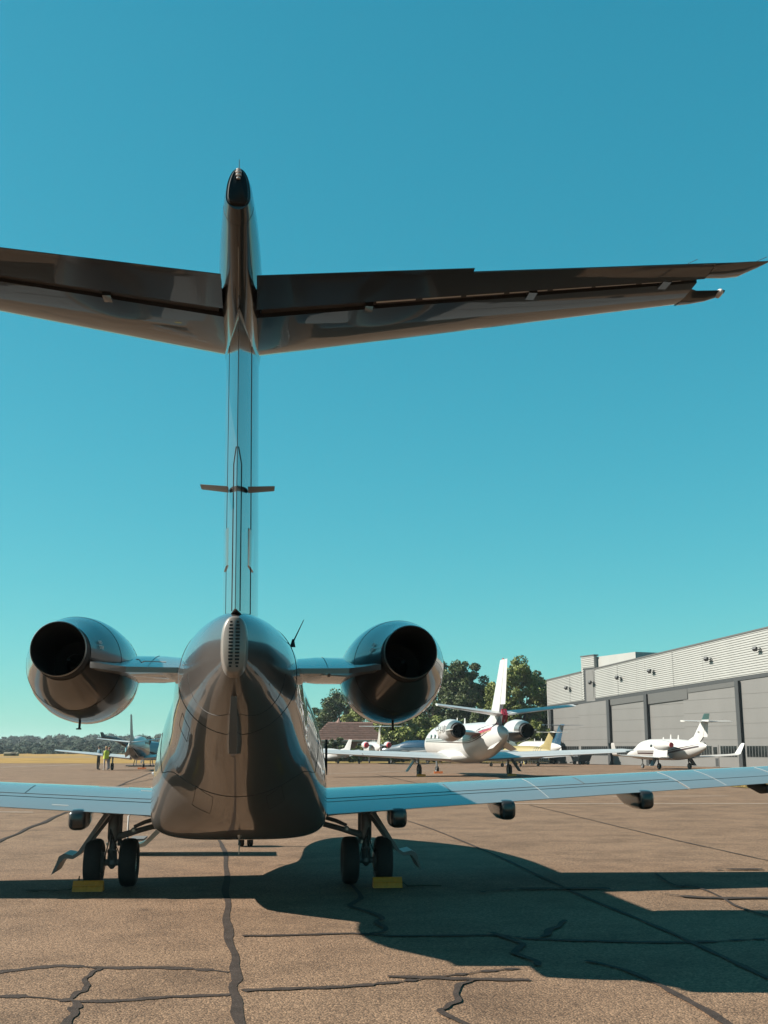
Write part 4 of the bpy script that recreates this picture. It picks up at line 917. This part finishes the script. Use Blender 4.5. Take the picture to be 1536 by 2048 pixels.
# transom panels of uneven height
xk = hs(1375, 1380)[0]
HG('transom_panel', loft([[(x, -.06, zf_(x) - 1.35), (x, -.03, zf_(x) - 1.35), (x, -.03, zf_(x) - .36), (x, -.06, zf_(x) - .36)] for x in (cols[2] + .3, xk)]), GREYP)
HG('transom_panel', loft([[(x, -.06, zf_(x) - .95), (x, -.03, zf_(x) - .95), (x, -.03, zf_(x) - .36), (x, -.06, zf_(x) - .36)] for x in (cols[1] + .3, cols[2] - .3)]), GREYP)
HG('transom_panel', loft([[(x, -.06, zf_(x) - .8), (x, -.03, zf_(x) - .8), (x, -.03, zf_(x) - .36), (x, -.06, zf_(x) - .36)] for x in (xk + .05, cols[3] - .3)]), GREYP)
for (px_, py_) in ((1139, 1376), (1187, 1365), (1241, 1355), (1306, 1342), (1420, 1318), (1518, 1298)):
    x, z = hs(px_, py_)
    fl = HG('floodlight', xf(prism([(-.25, -.02), (-.05, -.22), (.0, .12), (-.16, .2)], 'X', -.22, .22), Matrix.Translation((x, -.35, z))), TRIM)
    HG('floodlight_bracket', join(tube([(x, -.02, z), (x, -.4, z)], .04, 6), tube([(x + .25, -.12, z - .3), (x + .25, -.12, z + .1)], .05, 6)), GREYP, fl)
for x in (4.9, 9.6, 14.2, 23.5):
    HG('cladding_seam', loft([[(q, -.075, zf_(x) + .02), (q, -.058, zf_(x) + .02), (q, -.058, zr(x) - .02), (q, -.075, zr(x) - .02)] for q in (x - .03, x + .03)]), mat('seam_grey', (.2, .2, .19), .5))
HG('rain_pipe', tube([(-.12, .1, .0), (-.12, .1, zr(0) - .3)], .07, 8), CLAD)
HG('wall_box', box(-.28, -.02, .1, .3, hs(1098, 1385)[1] - .3, hs(1098, 1385)[1] + .5), WHITE2)

# grey twin-panel tug standing at the doors
x, z = hs(1195, 1525)
tp = M_h @ Vector((x, -2.2, 0))
tug = thing('tow_tug', 'small grey V-fronted tow tug parked before the hangar doors', 'tug', tp, math.atan2(hd.y, hd.x))
TUGM = mat('tug_grey', (.085, .095, .10), .5)
mesh_ob('body', prism([(-.55, .32), (.55, .32), (1.0, .98), (.32, .78), (.0, .86), (-.32, .78), (-1.0, .98)], 'Y', -.5, .9), TUGM, tug, 20)
mesh_ob('drawbar', tube([(0, -.4, .3), (0, -1.2, .22)], .05, 8), TRIM, tug)
mesh_ob('mast', box(-.5, -.38, .1, .2, .3, 1.25), TRIM, tug, 0)
for sx in (-.5, .5):
    for yy in (-.3, .7): wheel(tug, sx, yy, .19, .14, off=None)

# ================================================================== brick house
hp0 = at_y(712, 1495, 146)
house = thing('brick_house', 'low brick house with red-brown tiled roof among trees', 'house', (hp0.x, 146, 0), R(-4))
ROOFT = mat('roof_tiles', (.16, .085, .065), .75, var=.3, scale=1.6, bump=.5, bscale=9)
BRICK = mat('brick', (.12, .062, .04), .85, var=.25, scale=7)
mesh_ob('wall', box(-5.2, 6.0, 0, 6, 0, 2.75), BRICK, house, 0)
roof = mesh_ob('roof', loft([[(-5.8, -.5, 2.7), (6.6, -.5, 2.7), (6.6, 6.5, 2.7), (-5.8, 6.5, 2.7)], [(-3.6, 2.6, 5.0), (4.6, 2.6, 5.0), (4.6, 3.4, 5.0), (-3.6, 3.4, 5.0)]]), ROOFT, house, 0)
for k in range(1, 9):
    z = 2.7 + 2.3 * k / 9; y = -.5 + 3.1 * k / 9; e = .26 * k
    mesh_ob('tile_course', box(-5.8 + e, 6.6 - e * .9, y - .10, y + .02, z - .02, z + .05), ROOFT, roof, 0)
mesh_ob('hip_finial', lathe([(-.1, .5), (.25, .18), (.55, .03)], 'Z', (-2.2, 2.9, 5.0), 10), ROOFT, roof, 0)
mesh_ob('fascia', box(-5.85, 6.65, -.58, -.52, 2.50, 2.70), WHITE2, house, 0)
for k, x in enumerate((-4.2, -1.6, .9, 3.4)):
    wfr = mesh_ob('window', box(x - .75, x + .75, -.06, -.01, .9, 2.35), WHITE2, house, 0)
    for q in (-1, 1): mesh_ob('pane', box(x + q * .37 - .3, x + q * .37 + .3, -.09, -.065, 1.0, 2.25), GLASSD, wfr, 0)
    mesh_ob('sill', box(x - .85, x + .85, -.16, -.062, .8, .895), WHITE2, wfr, 0)

# ================================================================== trees
LEAF_D = mat('leaf_dark', (.056, .078, .021), .6, var=.45, scale=.55, spec=.25)
LEAF_L = mat('leaf_light', (.145, .165, .034), .6, var=.4, scale=.5, spec=.25)
LEAF_M = mat('leaf_mid', (.13, .155, .032), .6, var=.45, scale=.55, spec=.25)
BARK = mat('bark', (.055, .042, .032), .9, var=.3, scale=3)
def crown_vf(rx, ry, z0, z1, nclump, nleaf, size, seed):
    rng = np.random.default_rng(seed)
    zc, rz = (z0 + z1) / 2, (z1 - z0) / 2
    C = []
    while len(C) < nclump:
        d = rng.normal(size=3); d /= np.linalg.norm(d); k = rng.uniform(.35, 1.0) ** .6
        # broader low down, ragged at the top
        f = 1 - .28 * max(0, d[2]) + rng.uniform(-.12, .10)
        C.append((d[0] * rx * k * f, d[1] * ry * k * f, zc + d[2] * rz * k * (1 + rng.uniform(-.05, .08))))
    C = np.array(C)
    idx = rng.integers(0, nclump, nleaf); cr = rng.uniform(.5, 1.25, nclump) * (rx * .22)
    dv = rng.normal(size=(nleaf, 3)); dv /= np.linalg.norm(dv, axis=1)[:, None]
    P = C[idx] + dv * (cr[idx] * rng.uniform(.25, 1, nleaf) ** .5)[:, None] * np.array([1, 1, .75])
    a = rng.normal(size=(nleaf, 3)); a /= np.linalg.norm(a, axis=1)[:, None]
    b = np.cross(a, dv + rng.normal(size=(nleaf, 3)) * .5); b /= np.linalg.norm(b, axis=1)[:, None]
    s = (size * rng.uniform(.6, 1.35, nleaf))[:, None]
    V = np.stack([P - a * s, P + b * s * .55, P + a * s, P - b * s * .55], 1).reshape(-1, 3)
    Fc = np.arange(nleaf * 4).reshape(-1, 4)
    return V.tolist(), [tuple(q) for q in Fc.tolist()], C
def tree(name, label, x, y, h, rx, leaf, seed, low=.16, nleaf=6500, nclump=95, size=.165, group=None):
    t = thing(name, label, 'tree', (x, y, 0), 0, group)
    V, Fc, C = crown_vf(rx, rx * .9, h * low, h, int(nclump * 1.3), nleaf * 3, size, seed)
    mesh_ob('crown', (V, Fc), leaf, t, 0)
    rng = random.Random(seed)
    tr = [tube([(0, 0, -.1), (.1, 0, h * .2), (-.05, .1, h * .45), (.1, 0, h * .7)], [h * .03, h * .024, h * .017, h * .006], 9)]
    tk = mesh_ob('trunk', tr[0], BARK, t)
    for k in range(9):
        c = C[rng.randrange(len(C))]; z = h * rng.uniform(.2, .5)
        mesh_ob('limb', tube([(0, 0, z), (c[0] * .45, c[1] * .45, z + (c[2] - z) * .4), tuple(c * .95)], [h * .012, h * .008, h * .003], 6), BARK, tk)
    return t
def tp_(px_, Y): return at_y(px_, 1495, Y).x
tree('tall_tree', 'tall dark broadleaf tree between brick house and red-diamond jet fin', tp_(868, 150), 150, 13.6, 5.0, LEAF_D, 3, nleaf=9000, nclump=130)
tree('tall_tree', 'dark tree just left of the red-diamond jet fin', tp_(928, 143), 143, 13.0, 3.5, LEAF_D, 4, nleaf=8000, nclump=110)
tree('tall_tree', 'rounded sunlit green tree between the red-diamond jet fin and hangar', tp_(1042, 133), 133, 11.9, 4.0, LEAF_M, 5, nleaf=9000, nclump=120)
tree('tall_tree', 'lighter yellow-green tree directly behind the red-diamond jet fin', tp_(995, 140), 140, 10.2, 2.6, LEAF_L, 6, nleaf=5500, nclump=70)
tree('tall_tree', 'dark tree squeezed against the hangar end wall', tp_(1090, 141), 141, 11.2, 3.0, LEAF_D, 7, nleaf=5500, nclump=75)
tree('bushy_tree', 'bushy dark tree rising behind the brick house roof', tp_(676, 168), 168, 9.6, 4.6, LEAF_D, 8, .1)
tree('bushy_tree', 'broad mid-green tree behind the right end of the brick house', tp_(745, 160), 160, 9.5, 4.4, LEAF_M, 9, .1)
tree('bushy_tree', 'bright yellow-green tree beside the small jet with red covers', tp_(806, 138), 138, 6.8, 3.2, LEAF_L, 10, .03)
tree('bushy_tree', 'low dense shrub tree in front of the tall dark trees', tp_(856, 136), 136, 5.6, 3.0, LEAF_M, 11, .03, 5000, 70)
tree('bushy_tree', 'shrub tree below the lighter tree behind the red-diamond jet', tp_(960, 131), 131, 6.0, 3.4, LEAF_D, 12, .03, 5500, 70)
tree('bushy_tree', 'low shrub tree beside the hangar corner rain pipe', tp_(1068, 127), 127, 4.6, 2.3, LEAF_L, 13, .03, 4000, 60)
for k, (px_, Y, h, rx, lf, lb) in enumerate(((672, 136, 2.9, 1.6, LEAF_D, 'dark hedge bush against the left end of the brick house'), (706, 137, 1.9, 1.2, LEAF_L, 'yellowish bush under the house windows'), (722, 136, 2.0, 1.3, LEAF_M, 'green bush under the house windows beside the yellowish one'), (785, 132, 2.3, 2.0, LEAF_D, 'dark bush behind the small jet with red covers'), (900, 128, 2.4, 2.2, LEAF_D, 'dark bush behind the red-diamond jet nose'))):
    t = thing('garden_bush', lb, 'bush', (tp_(px_, Y), Y, 0))
    V, Fc, C = crown_vf(rx, rx * .7, .05, h, 30, 2200, .16, 40 + k)
    mesh_ob('foliage', (V, Fc), lf, t, 0)
    mesh_ob('stem', tube([(0, 0, -.05), (.05, 0, h * .5)], [.08, .03], 6), BARK, t)
# white picket fence by the hangar corner
fa, fb = at_y(1046, 1495, 124), at_y(1096, 1495, 124)
fen = thing('picket_fence', 'pale picket fence on the dry grass beside the hangar corner', 'fence', (fa.x, 124, 0))
for k in range(12): mesh_ob('picket', box(k * .25, k * .25 + .09, -.03, .03, 0, 1.15 + .1 * (k % 2)), WHITE2, fen, 0)
for z in (.3, .85): mesh_ob('rail', box(-.05, 2.95, .035, .075, z, z + .09), WHITE2, fen, 0)
tag(mesh_ob('bollard', lathe([(0, .14), (.75, .14), (.85, .08), (.9, .01)], 'Z', (0, 0, 0), 14), mat('bollard_yellow', (.4, .33, .05), .6), None, 40), 'yellow bollard at the end of the picket fence', 'bollard').location = (at_y(1049, 1495, 121).x, 121, 0)

# ================================================================== wooded hill on the left
rng = np.random.default_rng(5)
hill = mesh_ob('hill', (lambda nx, ny: ([(x, y, -.5 + max(0, y - 350) * .0125) for y in np.linspace(332, 1100, ny) for x in np.linspace(-700, 400, nx)],
        [(j * nx + i, j * nx + i + 1, (j + 1) * nx + i + 1, (j + 1) * nx + i) for j in range(ny - 1) for i in range(nx - 1)]))(20, 14), mat('wood_floor', (.03, .04, .018), .9), None, 40)
tag(hill, kind='structure')
WVs, nq = [], 0
for row, (Y, zb, hh, n) in enumerate(((332, -.9, 1.9, 190), (375, -.6, 2.5, 170), (440, .1, 2.9, 150), (530, 1.0, 3.3, 140), (650, 2.3, 3.8, 130), (810, 4.0, 4.6, 120))):
    for k in range(n):
        x = rng.uniform(-.36 * Y, .13 * Y); y = Y + rng.uniform(-.04, .04) * Y
        r = hh * rng.uniform(.55, 1.1) * (1.35 if rng.uniform() < .08 else 1); z = zb + (1.0 * math.sin(x * 12 / Y + 2.2) + .5 * math.sin(x * 31 / Y)) * (row * .22) + r * .5
        m = 150; d = rng.normal(size=(m, 3)); d /= np.linalg.norm(d, axis=1)[:, None]; d[:, 2] = np.abs(d[:, 2]) * 1.1 - .25
        lump = 1 + .22 * np.sin(d[:, :1] * 6 + k) * np.sin(d[:, 1:2] * 5 + 2 * k)
        P = d * lump * rng.uniform(.75, 1.0, (m, 1)) * np.array([r, r, r * .8]) + np.array([x, y, z])
        a = rng.normal(size=(m, 3)); a -= d * (a * d).sum(1, keepdims=True) * .8; a /= np.linalg.norm(a, axis=1)[:, None]
        b = np.cross(a, d); b /= np.linalg.norm(b, axis=1)[:, None]; sz = r * rng.uniform(.12, .24, (m, 1))
        WVs.append(np.stack([P - a * sz, P + b * sz * .8, P + a * sz, P - b * sz * .8], 1).reshape(-1, 3)); nq += m
WV = np.concatenate(WVs).tolist(); WF = [tuple(q) for q in np.arange(nq * 4).reshape(-1, 4).tolist()]
WOODL = mat('far_foliage', (.044, .060, .042), .85, var=.5, scale=.12, detail=8, spec=.1)
tag(mesh_ob('far_wood', (WV, WF), WOODL, None, 0), 'wooded ridge beyond the dry grass field', None, None, 'stuff')
for k, (px_, dx_, lb) in enumerate(((20, 2.4, 'low pale shed at the far edge of the dry field, the wider one'), (29, 1.2, 'tiny pale hut beside the wider shed on the dry field'))):
    sp = at_y(px_, 1495, 250)
    sh = thing('field_shed', lb, 'shed', (sp.x, 250, 0))
    mesh_ob('wall', box(-dx_ / 2, dx_ / 2, 0, 2, 0, .5), mat('shed_cream', (.25, .2, .08), .8), sh, 0)
    mesh_ob('roof', prism([(-.2, .5), (2.2, .5), (1.0, .8)], 'X', -dx_ / 2 - .1, dx_ / 2 + .1), mat('shed_roof', (.14, .12, .07), .8), sh, 0)

# dry tufts on the grass patch at right
A_, B_, D_ = onground(1460, 1574), onground(1560, 1574), onground(1620, 1586)
patch = mesh_ob('grass_patch', sheet([A_.xy, onground(1520, 1578.5).xy, D_.xy, (34, 58), (26, 56), onground(1470, 1569).xy], .03), VERGE, None, 0)
tag(patch, kind='structure')
tv_, tf_ = [], []
for k in range(5200):
    u, w = rng.uniform(0, 1, 2); q = onground(1455 + 160 * u, 1567 + 17 * w * (.35 + .65 * u)); h = rng.uniform(.05, .16); a = rng.uniform(0, 6.28); lx, ly = rng.normal(0, .05, 2); b = len(tv_); s = .012
    tv_ += [(q.x - s * math.cos(a), q.y - s * math.sin(a), .02), (q.x + s * math.cos(a), q.y + s * math.sin(a), .02), (q.x + lx, q.y + ly, h)]; tf_.append((b, b + 1, b + 2))
tag(mesh_ob('dry_tufts', (tv_, tf_), mat('straw', (.30, .20, .06), .8, var=.4, scale=2), None, 0), 'dry straw-coloured grass tufts beside the apron edge', None, None, 'stuff')

# ================================================================== people by the propeller plane
SKIN = mat('skin', (.30, .17, .11), .6); HAIRD = mat('dark_hair', (.02, .014, .01), .7); HAIRR = mat('auburn_hair', (.16, .05, .02), .7)
def person(label, loc, rz, h, top_m, leg_m, shoe_m, hair_m, vest_m=None, arm=0.3, stance=.10, bend=.0, long_hair=False, leg2=None):
    t = thing('person', label, 'person', loc, rz)
    k = h / 1.75
    J_ = {'pel': (0, 0, .95), 'wai': (0, .01, 1.10), 'che': (0, 0, 1.32), 'nek': (0, .0, 1.49), 'hd0': (0, .02, 1.56), 'hd1': (0, .025, 1.64), 'hd2': (0, .015, 1.71)}
    R_ = {'pel': .145, 'wai': .125, 'che': .15, 'nek': .055, 'hd0': .07, 'hd1': .092, 'hd2': .075}
    E_ = [('pel', 'wai'), ('wai', 'che'), ('che', 'nek'), ('nek', 'hd0'), ('hd0', 'hd1'), ('hd1', 'hd2')]
    for s, n in ((1, 'r'), (-1, 'l')):
        J_.update({n + 'sh': (s * .18, 0, 1.43), n + 'el': (s * .24, -.02 + arm * .1, 1.16), n + 'wr': (s * (.22 - arm * .25), .06 + arm * .6, 1.0 + arm * .45), n + 'ha': (s * (.21 - arm * .3), .10 + arm * .75, .92 + arm * .55),
                   n + 'hp': (s * .09, 0, .90), n + 'kn': (s * stance, .03 * s, .50), n + 'an': (s * stance, -.03, .09), n + 'to': (s * (stance + .02), .14, .045)})
        R_.update({n + 'sh': .07, n + 'el': .05, n + 'wr': .036, n + 'ha': .04, n + 'hp': .095, n + 'kn': .062, n + 'an': .045, n + 'to': .04})
        E_ += [('che', n + 'sh'), (n + 'sh', n + 'el'), (n + 'el', n + 'wr'), (n + 'wr', n + 'ha'), ('pel', n + 'hp'), (n + 'hp', n + 'kn'), (n + 'kn', n + 'an'), (n + 'an', n + 'to')]
    names = list(J_); me = bpy.data.meshes.new('body')
    me.from_pydata([tuple(c * k for c in J_[n]) for n in names], [(names.index(a), names.index(b)) for a, b in E_], [])
    o = bpy.data.objects.new('body', me); COL.objects.link(o)
    md = o.modifiers.new('skin', 'SKIN'); sv = me.skin_vertices[0].data
    for i, n in enumerate(names): sv[i].radius = (R_[n] * k * (1.25 if n in ('che', 'pel', 'wai') else 1), R_[n] * k * (.85 if n in ('che', 'wai') else 1)); sv[i].use_root = (n == 'pel')
    o.modifiers.new('sub', 'SUBSURF').levels = 1
    m2 = bpy.data.meshes.new_from_object(o.evaluated_get(bpy.context.evaluated_depsgraph_get()))
    o.modifiers.clear(); o.data = m2; o.parent = t
    for m in (SKIN, top_m, leg_m, shoe_m): m2.materials.append(m)
    for p in m2.polygons:
        z = p.center.z / k; x = abs(p.center.x) / k
        hand = x > .1 and p.center.y > .05 * k and z < 1.0 + arm * .5 and z > .84 and (x > .14 or p.center.y > .2 * k)
        p.material_index = 0 if (z > 1.50 or (hand and R_ and p.center.y > (.07 + arm * .6) * k)) else 1 if z > .93 or (x > .17 and z > .9) else 3 if z < .10 else 2
        p.use_smooth = True
    hr = lathe([(.0, .085), (.05, .103), (.10, .09), (.14, .03)], 'Z', (0, -.005, 1.64), 14)
    if long_hair: hr = join(hr, loft([sq_ring(y, 1.38, 1.72, 1.55, .09, 2, 2, 12) for y in (-.10, -.03)]))
    mesh_ob('hair', ([tuple(c * k for c in p) for p in hr[0]], hr[1]), hair_m, t, 60)
    if vest_m:
        mesh_ob('vest', ([tuple(c * k for c in p) for p in loft([[(1.0 * hw * math.cos(a), .005 + dp * math.sin(a), z) for a in [2 * math.pi * q / 20 for q in range(20)]] for z, hw, dp in ((.86, .22, .17), (1.05, .205, .155), (1.25, .225, .165), (1.40, .22, .15), (1.47, .13, .10))], False, False)[0]], loft([[(0, 0, 0)] * 20] * 5, False, False)[1]), vest_m, t, 60)
    mesh_ob('nose', ([tuple(c * k for c in p) for p in tube([(0, .10, 1.66), (0, .125, 1.635)], [.01, .016], 6)[0]], tube([(0, .10, 1.66), (0, .125, 1.635)], [.01, .016], 6)[1]), SKIN, t)
    return t
NAVYJ = mat('blue_jacket', (.02, .075, .11), .8); NAVYT = mat('navy_trousers', (.014, .02, .035), .8); SHOE = mat('dark_shoe', (.02, .018, .016), .6)
PINKT = mat('pale_trousers', (.34, .27, .26), .8); JEAN = mat('light_jeans', (.15, .20, .26), .8); HIVIS = mat('hi_vis', (.42, .50, .03), .7); DVEST = mat('dark_vest', (.02, .025, .028), .8)
q = gnd(196, 1540); person('person in blue jacket and navy trousers standing beside the propeller plane wing', q, R(-60), 1.86, NAVYJ, NAVYT, SHOE, HAIRD, None, .15)
q = gnd(211, 1541); person('person in yellow high visibility vest and pale trousers', q, R(20), 1.82, mat('grey_shirt', (.12, .12, .10), .8), PINKT, mat('white_shoe', (.4, .4, .4), .6), mat('blond_hair', (.28, .17, .06), .7), HIVIS, .25, .13)
q = gnd(217, 1539); person('person in dark waistcoat and light blue jeans with auburn hair', q, R(70), 1.76, mat('rose_shirt', (.30, .07, .07), .8), JEAN, SHOE, HAIRR, DVEST, .4)

# ================================================================== thin summer haze
HAZE = 0.00016
hv, hfc = box(-2600, 2600, -900, 4100, -1.5, 20)
hz_m = bpy.data.materials.new('haze_air'); hz_m.use_nodes = True; nt = hz_m.node_tree; nt.nodes.clear()
pv = nt.nodes.new('ShaderNodeVolumePrincipled'); pv.inputs['Color'].default_value = (.80, .92, 1.0, 1); pv.inputs['Density'].default_value = HAZE; pv.inputs['Anisotropy'].default_value = .2
ho_ = nt.nodes.new('ShaderNodeOutputMaterial'); nt.links.new(pv.outputs[0], ho_.inputs['Volume'])
tag(mesh_ob('haze', (hv, hfc), hz_m, None, 0), 'thin pale haze over the airfield', None, None, 'stuff')
